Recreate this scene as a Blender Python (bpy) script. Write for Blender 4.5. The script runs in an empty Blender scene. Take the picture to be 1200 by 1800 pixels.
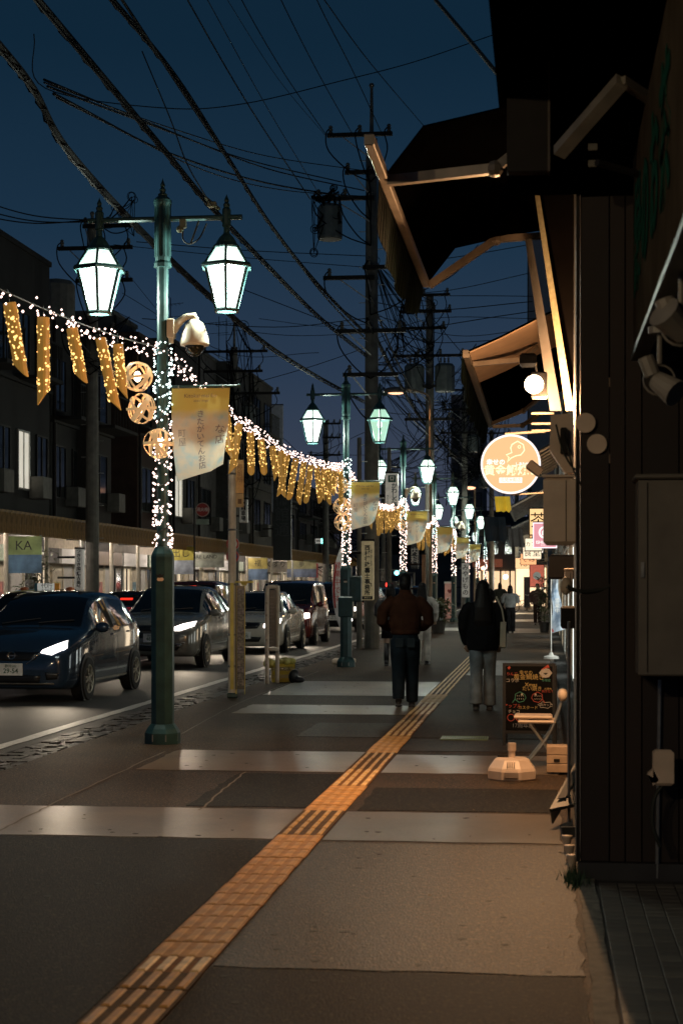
import bpy, math, random
from mathutils import Vector, Matrix
from mathutils.bvhtree import BVHTree
R = random.Random(7)
S = bpy.context.scene
C = S.collection
rad = math.radians
# ---------------------------------------------------------------- camera
F = 3000.0; HY = 1027.0; EYE = 1.62
TH = math.atan(357 / F)
cam = bpy.data.cameras.new('camera'); co = bpy.data.objects.new('camera', cam); C.objects.link(co)
co.location = (0, 0, EYE); co.rotation_euler = (rad(90), 0, TH)
cam.lens = 60; cam.sensor_width = 36; cam.shift_y = 127 / 1800
cam.clip_start = .1; cam.clip_end = 3000
cam.dof.use_dof = True; cam.dof.focus_distance = 22; cam.dof.aperture_fstop = 4.5
S.camera = co
# ---------------------------------------------------------------- sky: dusk after sunset
W = bpy.data.worlds.new('World'); S.world = W; W.use_nodes = True
nt = W.node_tree; nt.nodes.clear()
tc = nt.nodes.new('ShaderNodeTexCoord'); sx = nt.nodes.new('ShaderNodeSeparateXYZ')
rp = nt.nodes.new('ShaderNodeValToRGB'); bg = nt.nodes.new('ShaderNodeBackground'); wo = nt.nodes.new('ShaderNodeOutputWorld')
nt.links.new(tc.outputs['Generated'], sx.inputs[0]); nt.links.new(sx.outputs[2], rp.inputs[0])
nt.links.new(rp.outputs[0], bg.inputs[0]); nt.links.new(bg.outputs[0], wo.inputs[0])
el = rp.color_ramp.elements
el[0].position = 0; el[0].color = (.075, .072, .095, 1)
el[1].position = 1; el[1].color = (.0022, .010, .022, 1)
for p, c in ((.06, (.043, .055, .086)), (.12, (.0235, .0415, .076)), (.2, (.0105, .030, .0585)), (.3, (.0050, .0194, .0395)), (.5, (.0035, .014, .028))):
    e = el.new(p); e.color = (*c, 1)
bg.inputs[1].default_value = 1.0
vs = S.view_settings
vs.view_transform = 'Standard'; vs.look = 'None'; vs.exposure = 0; vs.gamma = 1; vs.use_curve_mapping = False
cy = S.cycles
cy.max_bounces = 5; cy.diffuse_bounces = 2; cy.glossy_bounces = 3; cy.transmission_bounces = 3; cy.transparent_max_bounces = 12
cy.sample_clamp_indirect = 3.0; cy.caustics_reflective = False; cy.caustics_refractive = False
try: cy.use_light_tree = True
except Exception: pass

# ---------------------------------------------------------------- mapping of sight lines
FWD = Vector((-math.sin(TH), math.cos(TH), 0)); RGT = Vector((math.cos(TH), math.sin(TH), 0)); UP = Vector((0, 0, 1))
E0 = Vector((0, 0, EYE))
def ray(px, py): return FWD + RGT * ((px - 600) / F) - UP * ((py - HY) / F)
def at(px, py, D): return E0 + ray(px, py) * D
def gnd(px, py): return at(px, py, EYE * F / (py - HY))
def atX(px, py, X): d = ray(px, py); return E0 + d * (X / d.x)
def atY(px, py, Y): d = ray(px, py); return E0 + d * (Y / d.y)

# ---------------------------------------------------------------- materials
MATS = {}
def mat(n, c, rough=.6, metal=0., var=.25, sc=6., bump=0., bsc=60., coat=0., spec=.5, c2=None, emit=0., ec=None):
    if n in MATS: return MATS[n]
    m = bpy.data.materials.new(n); m.use_nodes = True; t = m.node_tree; N = t.nodes; L = t.links
    b = N['Principled BSDF']
    tcn = N.new('ShaderNodeTexCoord')
    nz = N.new('ShaderNodeTexNoise'); nz.inputs['Scale'].default_value = sc; nz.inputs['Detail'].default_value = 6
    L.new(tcn.outputs['Object'], nz.inputs['Vector'])
    mx = N.new('ShaderNodeMix'); mx.data_type = 'RGBA'
    mr = N.new('ShaderNodeMapRange'); mr.inputs[1].default_value = .3; mr.inputs[2].default_value = .7
    L.new(nz.outputs['Fac'], mr.inputs[0]); L.new(mr.outputs[0], mx.inputs[0])
    mx.inputs[6].default_value = (*[x * (1 - var) for x in c], 1)
    mx.inputs[7].default_value = (*(c2 if c2 else [min(1, x * (1 + var)) for x in c]), 1)
    L.new(mx.outputs[2], b.inputs['Base Color'])
    b.inputs['Metallic'].default_value = metal
    b.inputs['Specular IOR Level'].default_value = spec
    b.inputs['Coat Weight'].default_value = coat; b.inputs['Coat Roughness'].default_value = .03
    rr = N.new('ShaderNodeMapRange'); rr.inputs[3].default_value = max(0, rough * .85); rr.inputs[4].default_value = min(1, rough * 1.15)
    L.new(nz.outputs['Fac'], rr.inputs[0]); L.new(rr.outputs[0], b.inputs['Roughness'])
    if bump:
        n2 = N.new('ShaderNodeTexNoise'); n2.inputs['Scale'].default_value = bsc; n2.inputs['Detail'].default_value = 4
        L.new(tcn.outputs['Object'], n2.inputs['Vector'])
        bp = N.new('ShaderNodeBump'); bp.inputs['Strength'].default_value = bump; bp.inputs['Distance'].default_value = .01
        L.new(n2.outputs['Fac'], bp.inputs['Height']); L.new(bp.outputs[0], b.inputs['Normal'])
    if emit:
        b.inputs['Emission Color'].default_value = (*(ec or c), 1); b.inputs['Emission Strength'].default_value = emit
    MATS[n] = m
    return m
def glow(n, c, s, clear=False, sample=True):
    if n in MATS: return MATS[n]
    m = bpy.data.materials.new(n); m.use_nodes = True; t = m.node_tree; t.nodes.clear()
    o = t.nodes.new('ShaderNodeOutputMaterial'); e = t.nodes.new('ShaderNodeEmission')
    e.inputs[0].default_value = (*c, 1); e.inputs[1].default_value = s
    if clear:
        a = t.nodes.new('ShaderNodeAddShader'); tr = t.nodes.new('ShaderNodeBsdfTransparent'); tr.inputs[0].default_value = (.8, .85, .83, 1)
        t.links.new(e.outputs[0], a.inputs[0]); t.links.new(tr.outputs[0], a.inputs[1]); t.links.new(a.outputs[0], o.inputs[0])
    else: t.links.new(e.outputs[0], o.inputs[0])
    if not sample: m.cycles.emission_sampling = 'NONE'
    MATS[n] = m
    return m
def asphalt(n, c, speck, rough, sc, patch, bump=.5, spec=.3):
    m = bpy.data.materials.new(n); m.use_nodes = True; t = m.node_tree; N = t.nodes; L = t.links; b = N['Principled BSDF']
    tcn = N.new('ShaderNodeTexCoord')
    big = N.new('ShaderNodeTexNoise'); big.inputs['Scale'].default_value = .9; big.inputs['Detail'].default_value = 8; big.inputs['Roughness'].default_value = .65
    fin = N.new('ShaderNodeTexNoise'); fin.inputs['Scale'].default_value = sc; fin.inputs['Detail'].default_value = 5; fin.inputs['Roughness'].default_value = .75
    vor = N.new('ShaderNodeTexVoronoi'); vor.inputs['Scale'].default_value = sc * 2.2
    for q in (big, fin, vor): L.new(tcn.outputs['Object'], q.inputs['Vector'])
    m1 = N.new('ShaderNodeMix'); m1.data_type = 'RGBA'; m2 = N.new('ShaderNodeMix'); m2.data_type = 'RGBA'
    m1.inputs[6].default_value = (*[x * (1 - patch) for x in c], 1); m1.inputs[7].default_value = (*[x * (1 + patch) for x in c], 1)
    r1 = N.new('ShaderNodeMapRange'); r1.inputs[1].default_value = .35; r1.inputs[2].default_value = .65
    L.new(big.outputs['Fac'], r1.inputs[0]); L.new(r1.outputs[0], m1.inputs[0])
    r2 = N.new('ShaderNodeMapRange'); r2.inputs[1].default_value = .52; r2.inputs[2].default_value = .66
    L.new(fin.outputs['Fac'], r2.inputs[0]); L.new(r2.outputs[0], m2.inputs[0])
    L.new(m1.outputs[2], m2.inputs[6]); m2.inputs[7].default_value = (*speck, 1)
    L.new(m2.outputs[2], b.inputs['Base Color'])
    r3 = N.new('ShaderNodeMapRange'); r3.inputs[3].default_value = rough - .12; r3.inputs[4].default_value = rough + .15
    L.new(fin.outputs['Fac'], r3.inputs[0]); L.new(r3.outputs[0], b.inputs['Roughness']); b.inputs['Specular IOR Level'].default_value = spec
    bp = N.new('ShaderNodeBump'); bp.inputs['Strength'].default_value = bump; bp.inputs['Distance'].default_value = .004
    L.new(vor.outputs['Distance'], bp.inputs['Height']); L.new(bp.outputs[0], b.inputs['Normal'])
    MATS[n] = m
    return m

# ---------------------------------------------------------------- mesh helpers
class MB:
    def __init__(s): s.v = []; s.f = []
    def add(s, vs, fs):
        o = len(s.v); s.v += [tuple(x) for x in vs]; s.f += [tuple(i + o for i in f) for f in fs]; return s
    def box(s, x0, x1, y0, y1, z0, z1, b=0):
        if b:
            v = []
            for z, i in ((z0, b), (z0 + b, 0), (z1 - b, 0), (z1, b)):
                v += [(x0 + i, y0 + i, z), (x1 - i, y0 + i, z), (x1 - i, y1 - i, z), (x0 + i, y1 - i, z)]
            f = [(3, 2, 1, 0), (12, 13, 14, 15)]
            for k in range(3):
                for j in range(4): a = k * 4 + j; c = k * 4 + (j + 1) % 4; f.append((a, c, c + 4, a + 4))
            return s.add(v, f)
        return s.add([(x0, y0, z0), (x1, y0, z0), (x1, y1, z0), (x0, y1, z0), (x0, y0, z1), (x1, y0, z1), (x1, y1, z1), (x0, y1, z1)],
                     [(3, 2, 1, 0), (4, 5, 6, 7), (0, 1, 5, 4), (1, 2, 6, 5), (2, 3, 7, 6), (3, 0, 4, 7)])
    def tube(s, pts, r, n=8, caps=True):
        pts = [Vector(p) for p in pts]; k = len(pts)
        rs = r if isinstance(r, (list, tuple)) else [r] * k
        v = []; ref = None
        for i, p in enumerate(pts):
            d = (pts[min(i + 1, k - 1)] - pts[max(i - 1, 0)])
            if d.length < 1e-9: d = Vector((0, 0, 1))
            d.normalize()
            if ref is None: ref = Vector((1, 0, 0)) if abs(d.x) < .8 else Vector((0, 1, 0))
            a = (ref - d * ref.dot(d)).normalized(); b = d.cross(a); ref = a
            for j in range(n):
                t = 2 * math.pi * (j + .5) / n
                v.append(p + (a * math.cos(t) + b * math.sin(t)) * rs[i])
        f = []
        for i in range(k - 1):
            for j in range(n):
                j2 = (j + 1) % n
                f.append((i * n + j, i * n + j2, (i + 1) * n + j2, (i + 1) * n + j))
        if caps: f += [tuple(range(n - 1, -1, -1)), tuple(range((k - 1) * n, k * n))]
        return s.add(v, f)
    def lathe(s, prof, n=12, c=(0, 0, 0), rot=0, caps=True):
        v = []; f = []
        for r, z in prof:
            for j in range(n):
                t = 2 * math.pi * (j + .5) / n + rot
                v.append((c[0] + r * math.cos(t), c[1] + r * math.sin(t), c[2] + z))
        k = len(prof)
        for i in range(k - 1):
            for j in range(n): j2 = (j + 1) % n; f.append((i * n + j, i * n + j2, (i + 1) * n + j2, (i + 1) * n + j))
        if caps: f += [tuple(range(n - 1, -1, -1)), tuple(range((k - 1) * n, k * n))]
        return s.add(v, f)
    def rings(s, rg, n=14):
        v = []; f = []
        for x, y, z, rx, ry in rg:
            for j in range(n): t = 2 * math.pi * j / n; v.append((x + rx * math.cos(t), y + ry * math.sin(t), z))
        k = len(rg)
        for i in range(k - 1):
            for j in range(n): j2 = (j + 1) % n; f.append((i * n + j, i * n + j2, (i + 1) * n + j2, (i + 1) * n + j))
        f += [tuple(range(n - 1, -1, -1)), tuple(range((k - 1) * n, k * n))]
        return s.add(v, f)
    def ball(s, c, r, n=10, m=6):
        rx, ry, rz = r if isinstance(r, (tuple, list)) else (r, r, r)
        rg = [(c[0], c[1], c[2] - rz * math.cos(math.pi * i / m), max(1e-4, rx * math.sin(math.pi * i / m)), max(1e-4, ry * math.sin(math.pi * i / m))) for i in range(m + 1)]
        return s.rings(rg, n)
    def octa(s, c, r):
        x, y, z = c
        return s.add([(x + r, y, z), (x - r, y, z), (x, y + r, z), (x, y - r, z), (x, y, z + r), (x, y, z - r)],
                     [(0, 2, 4), (2, 1, 4), (1, 3, 4), (3, 0, 4), (2, 0, 5), (1, 2, 5), (3, 1, 5), (0, 3, 5)])
    def quad(s, a, b, c, d): return s.add([a, b, c, d], [(0, 1, 2, 3)])
    def slab(s, poly, t, ax=1):
        """polygon (list of 3D points) thickened by vector t"""
        t = Vector(t); n = len(poly); p = [Vector(q) for q in poly]
        return s.add(p + [q + t for q in p], [tuple(range(n - 1, -1, -1)), tuple(range(n, 2 * n))] + [(i, (i + 1) % n, (i + 1) % n + n, i + n) for i in range(n)])
    def torus(s, c, r, w, rot, n=22, m=5, flat=1.0, thin=1.0):
        v = []; f = []
        for i in range(n):
            a = 2 * math.pi * i / n
            for j in range(m):
                b = 2 * math.pi * j / m
                q = Vector(((r + w * .5 * thin * math.cos(b)) * math.cos(a), (r + w * .5 * thin * math.cos(b)) * math.sin(a), w * flat * math.sin(b)))
                v.append(rot @ q + Vector(c))
        for i in range(n):
            for j in range(m): i2 = (i + 1) % n; j2 = (j + 1) % m; f.append((i * m + j, i2 * m + j, i2 * m + j2, i * m + j2))
        return s.add(v, f)
    def mesh(s, name, m, smooth=False):
        me = bpy.data.meshes.new(name); me.from_pydata(s.v, [], s.f); me.update()
        if m: me.materials.append(m)
        if smooth: me.shade_smooth()
        return me
    def build(s, name, m, parent=None, loc=None, smooth=False, kind=None, label=None):
        me = s.mesh(name, m, smooth)
        return put(name, me, parent, loc, 0, kind, label)
def put(name, me, parent=None, loc=None, rz=0, kind=None, label=None):
    o = bpy.data.objects.new(name, me); C.objects.link(o)
    if parent: o.parent = parent
    if loc is not None: o.location = loc
    if rz: o.rotation_euler = (0, 0, rz)
    if kind: o['kind'] = kind
    if label: o['label'] = label
    return o
def tag(o, label, cat, group=None):
    o['label'] = label; o['category'] = cat
    if group: o['group'] = group
    return o
def thing(name, label, cat, loc=(0, 0, 0), rz=0, group=None):
    o = bpy.data.objects.new(name, None); C.objects.link(o); o.empty_display_size = .1
    o.location = loc; o.rotation_euler = (0, 0, rz)
    return tag(o, label, cat, group)
def lamp(name, kind, loc, energy, color, parent=None, **k):
    l = bpy.data.lights.new(name, kind); l.energy = energy; l.color = color
    for a, b in k.items(): setattr(l, a, b)
    o = bpy.data.objects.new(name, l); C.objects.link(o); o.location = loc
    if parent: o.parent = parent
    return o
TMP = bpy.data.scenes.new('tmp')
def evalmesh(o):
    TMP.collection.objects.link(o); vl = TMP.view_layers[0]; vl.update(); dg = vl.depsgraph; dg.update()
    me = bpy.data.meshes.new_from_object(o.evaluated_get(dg)); TMP.collection.objects.unlink(o); bpy.data.objects.remove(o)
    return me
TX = {}
def txt(s, size, m, parent, loc, rz=0, vert=False, name='lettering', ext=.0015, warp=None, gap=1.0, rx=90, ry=0, bold=0.):
    key = (s, size, vert, m.name, gap, bold)
    if key not in TX or warp:
        cu = bpy.data.curves.new('t', 'FONT'); cu.body = '\n'.join(s) if vert else s; cu.size = size; cu.extrude = ext; cu.resolution_u = 2; cu.offset = bold
        cu.align_x = 'CENTER'; cu.align_y = 'CENTER'; cu.space_line = gap
        me = evalmesh(bpy.data.objects.new('t', cu)); me.materials.clear(); me.materials.append(m)
        if warp:
            for v in me.vertices: v.co = warp(v.co)
        TX[key] = me
    o = put(name, TX[key], parent, loc)
    if not warp: o.rotation_euler = (rad(rx), ry, rz)
    return o
def blob(mb, vox, it=4, fac=.5):
    o = bpy.data.objects.new('b', mb.mesh('b', None))
    q = o.modifiers.new('r', 'REMESH'); q.mode = 'VOXEL'; q.voxel_size = vox; q.use_smooth_shade = True
    q = o.modifiers.new('s', 'SMOOTH'); q.iterations = it; q.factor = fac
    return evalmesh(o)
def nth(i):
    if i < 18: return ORD[i]
    u = ('tieth', 'ty first', 'ty second', 'ty third', 'ty fourth', 'ty fifth', 'ty sixth', 'ty seventh', 'ty eighth', 'ty ninth')
    if i == 18: return 'nineteenth'
    return ('twen', 'thir', 'for', 'fif')[(i + 1) // 10 - 2] + u[(i + 1) % 10]
ORD = 'first second third fourth fifth sixth seventh eighth ninth tenth eleventh twelfth thirteenth fourteenth fifteenth sixteenth seventeenth eighteenth'.split()
def spline(pts, n):
    pts = [Vector(p) for p in pts]; P = [pts[0] * 2 - pts[1]] + pts + [pts[-1] * 2 - pts[-2]]; out = []
    for i in range(1, len(P) - 2):
        a, b, c, d = P[i - 1:i + 3]
        for k in range(n):
            t = k / n
            out.append(.5 * ((2 * b) + (c - a) * t + (2 * a - 5 * b + 4 * c - d) * t * t + (3 * b - a - 3 * c + d) * t ** 3))
    out.append(pts[-1]); return out

# ---------------------------------------------------------------- palette
M_side = asphalt('sidewalk_asphalt', (.023, .0142, .0078), (.24, .16, .095), .6, 46, .6, .9, .13)
M_rough = asphalt('coarse_asphalt', (.020, .0135, .008), (.19, .13, .078), .55, 40, .55, 1.)
M_shade = asphalt('shaded_asphalt', (.0062, .0048, .0032), (.095, .072, .048), .66, 46, .5, .8, .12)  # asphalt with the pavement shade put into its colour
M_road = asphalt('road_asphalt', (.045, .044, .041), (.11, .105, .1), .6, 60, .2, .6, .25)
M_gut = asphalt('gutter_stone', (.030, .028, .025), (.13, .12, .11), .5, 26, .35, .8, .25)
M_conc = asphalt('concrete_strip', (.13, .094, .060), (.25, .185, .12), .33, 34, .55, .25, .5)
M_conc2 = asphalt('concrete_strip_dim', (.085, .066, .045), (.2, .155, .11), .36, 60, .45, .4, .4)  # dimmer light right of the tiles put into a darker copy
M_white = mat('road_paint', (.62, .60, .55), .55, var=.25, sc=25)
M_green = mat('green_lamp_paint', (.018, .056, .058), .42, .1, var=.35, sc=7, bump=.08, bsc=25)
M_black = mat('black_paint', (.012, .012, .013), .45)
M_rub = mat('tyre_rubber', (.012, .012, .012), .8)
M_steel = mat('galvanised_steel', (.33, .33, .31), .4, .8, sc=15)
M_pole = mat('pole_concrete', (.12, .115, .10), .8, var=.3, sc=5, bump=.1)
M_wire = mat('cable_sheath', (.004, .0045, .005), .7, spec=.06)
M_wireg = mat('grey_cable_sheath', (.022, .025, .021), .55, spec=.25)
M_cream = mat('cream_enamel', (.55, .49, .38), .4, var=.12)
M_beige = mat('beige_plastic', (.72, .56, .42), .45, var=.12)
M_ivory = mat('ivory_paint', (.62, .56, .45), .5, var=.15, sc=10)
M_ink = mat('black_ink', (.015, .014, .013), .7)
M_red = mat('sign_red', (.42, .03, .025), .5)
M_wht = mat('white_sheet', (.72, .70, .66), .5, var=.08)
M_glass = mat('dark_glass', (.006, .008, .009), .04, var=.1, spec=.6)
M_wglass = mat('window_glass', (.012, .016, .018), .08, var=.2, spec=.5)
M_skin = mat('skin', (.40, .25, .17), .55, var=.08)
M_hair = mat('dark_hair', (.006, .005, .005), .55, var=.3, sc=40, spec=.2)
M_bamboo = mat('bamboo', (.40, .21, .06), .45, var=.3, sc=9, emit=.17, ec=(1., .52, .09))
M_wick = mat('bamboo_strip', (.55, .30, .12), .5, var=.3, sc=12, emit=.34, ec=(1, .70, .34))
G_warm = glow('warm_bulb', (1, .66, .40), 9, sample=False)
G_pink = glow('pink_white_bulb', (1, .70, .60), 4.6)
G_cool = glow('cool_white_bulb', (.80, 1, .94), 4.0)
G_hole = glow('lit_hole', (1, .60, .18), 2.6, sample=False)
G_pane = glow('lantern_pane', (.93, 1, .93), 1.7, clear=True, sample=False)
G_pane_up = glow('lantern_upper_pane', (.80, 1, .87), .9, clear=True, sample=False)
G_dim = glow('lantern_dim_pane', (.55, .90, .66), .50, clear=True, sample=False)
G_fluo = glow('fluorescent_tube', (1, .86, .74), 70)
G_head = glow('headlight_lens', (1, .90, .85), 4, sample=False)
G_proj = glow('headlight_bulb', (1, .95, .92), 14, sample=False)
G_tail = glow('tail_light', (1, .03, .015), 1.6, sample=False)
# ================================================================ SETTING
def sheet(name, x0, x1, y0, y1, z, m, parent=None, kind='structure'):
    return MB().quad((x0, y0, z), (x1, y0, z), (x1, y1, z), (x0, y1, z)).build(name, m, parent, kind=kind if not parent else None)
sheet('ground', -900, 900, -300, 2400, -.06, mat('far_ground', (.03, .03, .03), .9))
road = sheet('road', -13.2, -5.2, -8, 260, -.02, M_road)
def curbline(name, x, w, y0, y1, z, m, jag=0, step=.35, parent=None):
    b = MB(); y = y0; pts = []
    while y < y1:
        pts.append((x + R.uniform(-jag, jag), x + w + R.uniform(-jag, jag), y)); y += step * (1 + max(0, y - 30) * .05)
    for (a, c, ya), (d, e, yb) in zip(pts, pts[1:]): b.quad((a, ya, z), (c, ya, z), (e, yb, z), (d, yb, z))
    return b.build(name, m, parent, kind=None if parent else 'structure')
curbline('edge_line', -5.52, .16, -3, 200, -.014, M_white, .012)
curbline('centre_line', -8.62, .13, -3, 200, -.015, M_white, .01)
curbline('gutter', -5.2, .54, -8, 220, -.03, M_gut, .0)
gs = MB(); yy = 3.0
while yy < 60:
    xx = -5.17; dy = R.uniform(.10, .2) * (1 + yy * .02)
    while xx < -4.70:
        dx = R.uniform(.07, .15); z = R.uniform(-.022, -.002); q = lambda: R.uniform(-.006, .006)
        gs.slab([(xx + .006, yy + .006, -.03), (xx + dx - .006, yy + .006, -.03), (xx + dx - .006, yy + dy - .006, -.03), (xx + .006, yy + dy - .006, -.03)], (0, 0, .001))
        a_ = [(xx + q(), yy + q(), z + q()), (xx + dx + q(), yy + q(), z + q()), (xx + dx + q(), yy + dy + q(), z + q()), (xx + q(), yy + dy + q(), z + q())]
        gs.slab(a_, (0, 0, -.02)); xx += dx
    yy += dy
gs.build('gutter_stones', M_gut, kind='stuff')
swb = MB(); swb.box(-4.68, .19, -8, 240, -.05, 0)
sidewalk = swb.build('sidewalk', M_side, kind='structure')
# asphalt patches, foreground light and shade in their tone, and paler driveway strips, each a thin sheet on the pavement
def patch(x0, x1, pya, pyb, z, m, name='pavement_patch'):
    ya = EYE * F / (pya - HY) * .993; yb = EYE * F / (pyb - HY) * .993
    P = []; c = [(x0, ya), (x1, ya), (x1, yb), (x0, yb)]
    for (xa, y_), (xb, y2) in zip(c, c[1:] + c[:1]):
        L_ = math.hypot(xb - xa, y2 - y_); n = max(2, int(L_ / .16)); jg = .016 if L_ > .2 else 0
        for k in range(n): u = k / n; P.append((xa + (xb - xa) * u + R.uniform(-jg, jg) * (abs(y2 - y_) > .01 and abs(xa - TX0) > .01 and abs(xa - TX1) > .01), y_ + (y2 - y_) * u + R.uniform(-jg, jg) * (abs(xb - xa) > .01), z - .003))
    return MB().slab(P, (0, 0, .003)).build(name, m, sidewalk)
TX0, TX1 = -1.715, -1.395
for a in ((-4.5, TX0, 1478, 1425, M_conc), (TX1, .1, 1478, 1427, M_conc2), (-3.55, TX0, 1358, 1322, M_conc), (TX1, .12, 1358, 1326, M_conc),
          (-2.62, TX0, 1296, 1271, M_rough), (-3.9, TX0, 1256, 1240, M_conc), (-4.1, TX0, 1223, 1198, M_conc), (TX1, .1, 1186, 1160, M_conc2),
          (TX1, .16, 1706, 1482, M_rough), (-1.33, .1, 1424, 1384, M_shade), (-4.6, TX0, 1900, 1480, M_shade), (TX1, .16, 2300, 1709, M_shade),  # right foreground: lit area painted paler, shaded areas painted darker
          (-2.6, TX0, 1421, 1362, M_shade), (TX1, .15, 1319, 1298, M_rough), (TX1, .12, 1296, 1262, M_side), (-4.2, TX0, 1108, 1103, M_conc),
          (TX1, .1, 1112, 1104, M_conc2), (-4.4, -.2, 1092, 1088, M_conc), (-4.4, -.2, 1079, 1076.5, M_conc)):
    patch(a[0], a[1], a[2], a[3], .004, a[4])
# cracks and joints in the pavement
for px0, py0, px1, py1 in ((300, 1300, 420, 1236), (0, 1462, 110, 1405), (110, 1405, 290, 1322), (350, 1425, 430, 1358), (420, 1236, 560, 1180)):
    a, b2 = gnd(px0, py0), gnd(px1, py1); n = 14; bb = MB(); L0 = []
    for i in range(n + 1):
        p = a.lerp(b2, i / n); L0.append((p.x + R.uniform(-.012, .012), p.y))
    for (x, y), (x2, y2) in zip(L0, L0[1:]): bb.quad((x - .007, y, .0062), (x + .009, y, .0062), (x2 + .009, y2, .0062), (x2 - .007, y2, .0062))
    bb.build('crack', mat('crack_sand', (.17, .14, .11), .9), sidewalk)
gm_ = MB()
for k in range(420):
    X_, Y_ = R.uniform(-4.4, .1), 5.5 + 30 * R.random() ** 1.6
    if -1.75 < X_ < -1.36: continue
    s_ = R.uniform(.008, .03); gm_.slab([(X_ + s_ * R.uniform(.6, 1) * math.cos(a_), Y_ + s_ * R.uniform(.6, 1) * math.sin(a_), .0045) for a_ in (0, .9, 1.8, 2.7, 3.6, 4.5, 5.4)], (0, 0, .0008))
gm_.build('gum_spots', mat('gum', (.02, .018, .015), .8), kind='stuff')
gm_ = MB()
for k in range(150):
    X_, Y_ = (R.uniform(-4.6, -3.2) if k % 2 else R.uniform(-.6, .15)), 6 + 22 * R.random(); s_ = R.uniform(.010, .026); a_ = R.uniform(0, 6.3)
    gm_.add([(X_, Y_, .007), (X_ + s_ * math.cos(a_), Y_ + s_ * math.sin(a_), .012), (X_ + s_ * math.cos(a_ + .8), Y_ + s_ * math.sin(a_ + .8), .006)], [(0, 1, 2)])
gm_.build('litter', mat('dry_leaf', (.16, .11, .06), .8), kind='stuff')
# tactile guide tiles: every tile its own piece
t_or = mat('tactile_orange', (.62, .335, .105), .55, spec=.2, var=.28, sc=7, bump=.15, bsc=90)
t_pale = mat('tactile_worn', (.80, .50, .20), .45, spec=.3, var=.35, sc=11, bump=.15, bsc=90)
t_brown = mat('tactile_brown', (.52, .255, .07), .5, spec=.25, var=.3, sc=11)
t_gold = mat('tactile_gold', (.58, .36, .12), .45, spec=.3, var=.35, sc=10)
def tile_mesh(m, hgt, w, base_mat):
    b = MB(); b.box(-.147, .147, -.148, .148, 0, .006)
    for k in range(4):
        x = -.1125 + .075 * k
        y0, y1 = (-.138, .138)
        b.slab([(x - w, y0, .0062), (x + w, y0, .0062), (x + w, y1, .0062), (x - w, y1, .0062)], (0, 0, .001))
        v = [(x - w, y0, .006), (x + w, y0, .006), (x + w, y1, .006), (x - w, y1, .006), (x - w * .6, y0 + .012, hgt), (x + w * .6, y0 + .012, hgt), (x + w * .6, y1 - .012, hgt), (x - w * .6, y1 - .012, hgt)]
        b.add(v, [(4, 5, 6, 7), (0, 1, 5, 4), (1, 2, 6, 5), (2, 3, 7, 6), (3, 0, 4, 7)])
    me = b.mesh('tile', base_mat); me.materials.append(m)
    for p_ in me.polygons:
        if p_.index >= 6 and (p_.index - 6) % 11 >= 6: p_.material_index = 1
    return me
d_or = mat('tactile_orange_base', (.50, .25, .07), .6, spec=.2, var=.3, sc=9); d_br = mat('tactile_groove_shade', (.20, .085, .022), .7, spec=.15, var=.4, sc=14); d_gr = mat('tactile_groove_shade_dark', (.10, .055, .022), .7, spec=.15, var=.4, sc=14)  # shadow beside the bars put into the darker groove colours
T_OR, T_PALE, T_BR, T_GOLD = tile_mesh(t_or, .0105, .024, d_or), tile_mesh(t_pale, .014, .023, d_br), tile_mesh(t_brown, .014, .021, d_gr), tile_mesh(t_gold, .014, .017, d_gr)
tact = thing('tactile_paving', 'strip of ochre ridged tactile tiles running up the pavement', 'tactile paving', (-1.555, 0, .002))
y = 4.4; k = 0
while y < 62:
    py = HY + EYE * F / y
    sec = (T_BR if py > 1738 else T_PALE if py > 1688 else T_OR if py > 1476 else T_GOLD if py > 1428 else T_OR if py > 1386 else T_PALE if py > 1356 else T_GOLD if py > 1324 else
           T_OR if py > 1297 else T_PALE if py > 1269 else T_BR if py > 1258 else T_PALE if py > 1236 else T_OR if py > 1221 else T_GOLD)
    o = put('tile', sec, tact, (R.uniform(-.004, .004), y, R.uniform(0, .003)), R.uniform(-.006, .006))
    o.rotation_euler.x = R.uniform(-.006, .006)
    y += .3; k += 1
# broken concrete edging and the tiled shop entrance on the right
curbline('edging_strip', .185, .085, 3, 9.6, .012, mat('old_edging', (.17, .155, .12), .85, var=.5, sc=14, bump=.6, bsc=40), .006, .2)
ent = MB().box(.27, 2.6, 2.5, 9.42, -.04, .004).build('entrance_floor', mat('tile_grout', (.035, .033, .03), .85), kind='structure')
tm = [MB().box(-.047, .047, -.047, .047, 0, .006, .0015).mesh('tile', mat('entrance_tile_%d' % i, c, .55, var=.2, sc=9)) for i, c in enumerate(((.13, .12, .10), (.105, .097, .083), (.15, .14, .115)))]
for i in range(6):
    for j in range(38): put('tile', R.choice(tm), ent, (.335 + i * .1, 5.55 + j * .1, .004 + R.uniform(0, .0015)))
sheet('entrance_apron', .94, 2.6, 2.5, 9.42, .008, mat('apron_tile', (.10, .095, .08), .6), ent)
# drain grate
p = gnd(816, 1299)
dg_ = thing('drain_grate', 'green grooved drain cover set in the pavement beside the tactile strip', 'drain cover', (p.x, p.y, .003))
b = MB().box(-.245, .245, -.19, -.172, 0, .012).box(-.245, .245, .172, .19, 0, .012).box(-.245, -.228, -.172, .172, 0, .012).box(.228, .245, -.172, .172, 0, .012)
gm = mat('grate_green', (.16, .21, .09), .4, .2)
b.build('frame', gm, dg_); MB().box(-.228, .228, -.172, .172, 0, .003).build('tray', M_black, dg_)
bar = MB().box(-.007, .007, -.172, .172, .003, .011).mesh('bar', gm)
for i in range(18): put('bar', bar, dg_, (-.213 + i * .025, 0, 0))
# far side pavement
sheet('far_sidewalk', -16.2, -13.0, -8, 240, .02, M_side)

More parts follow.
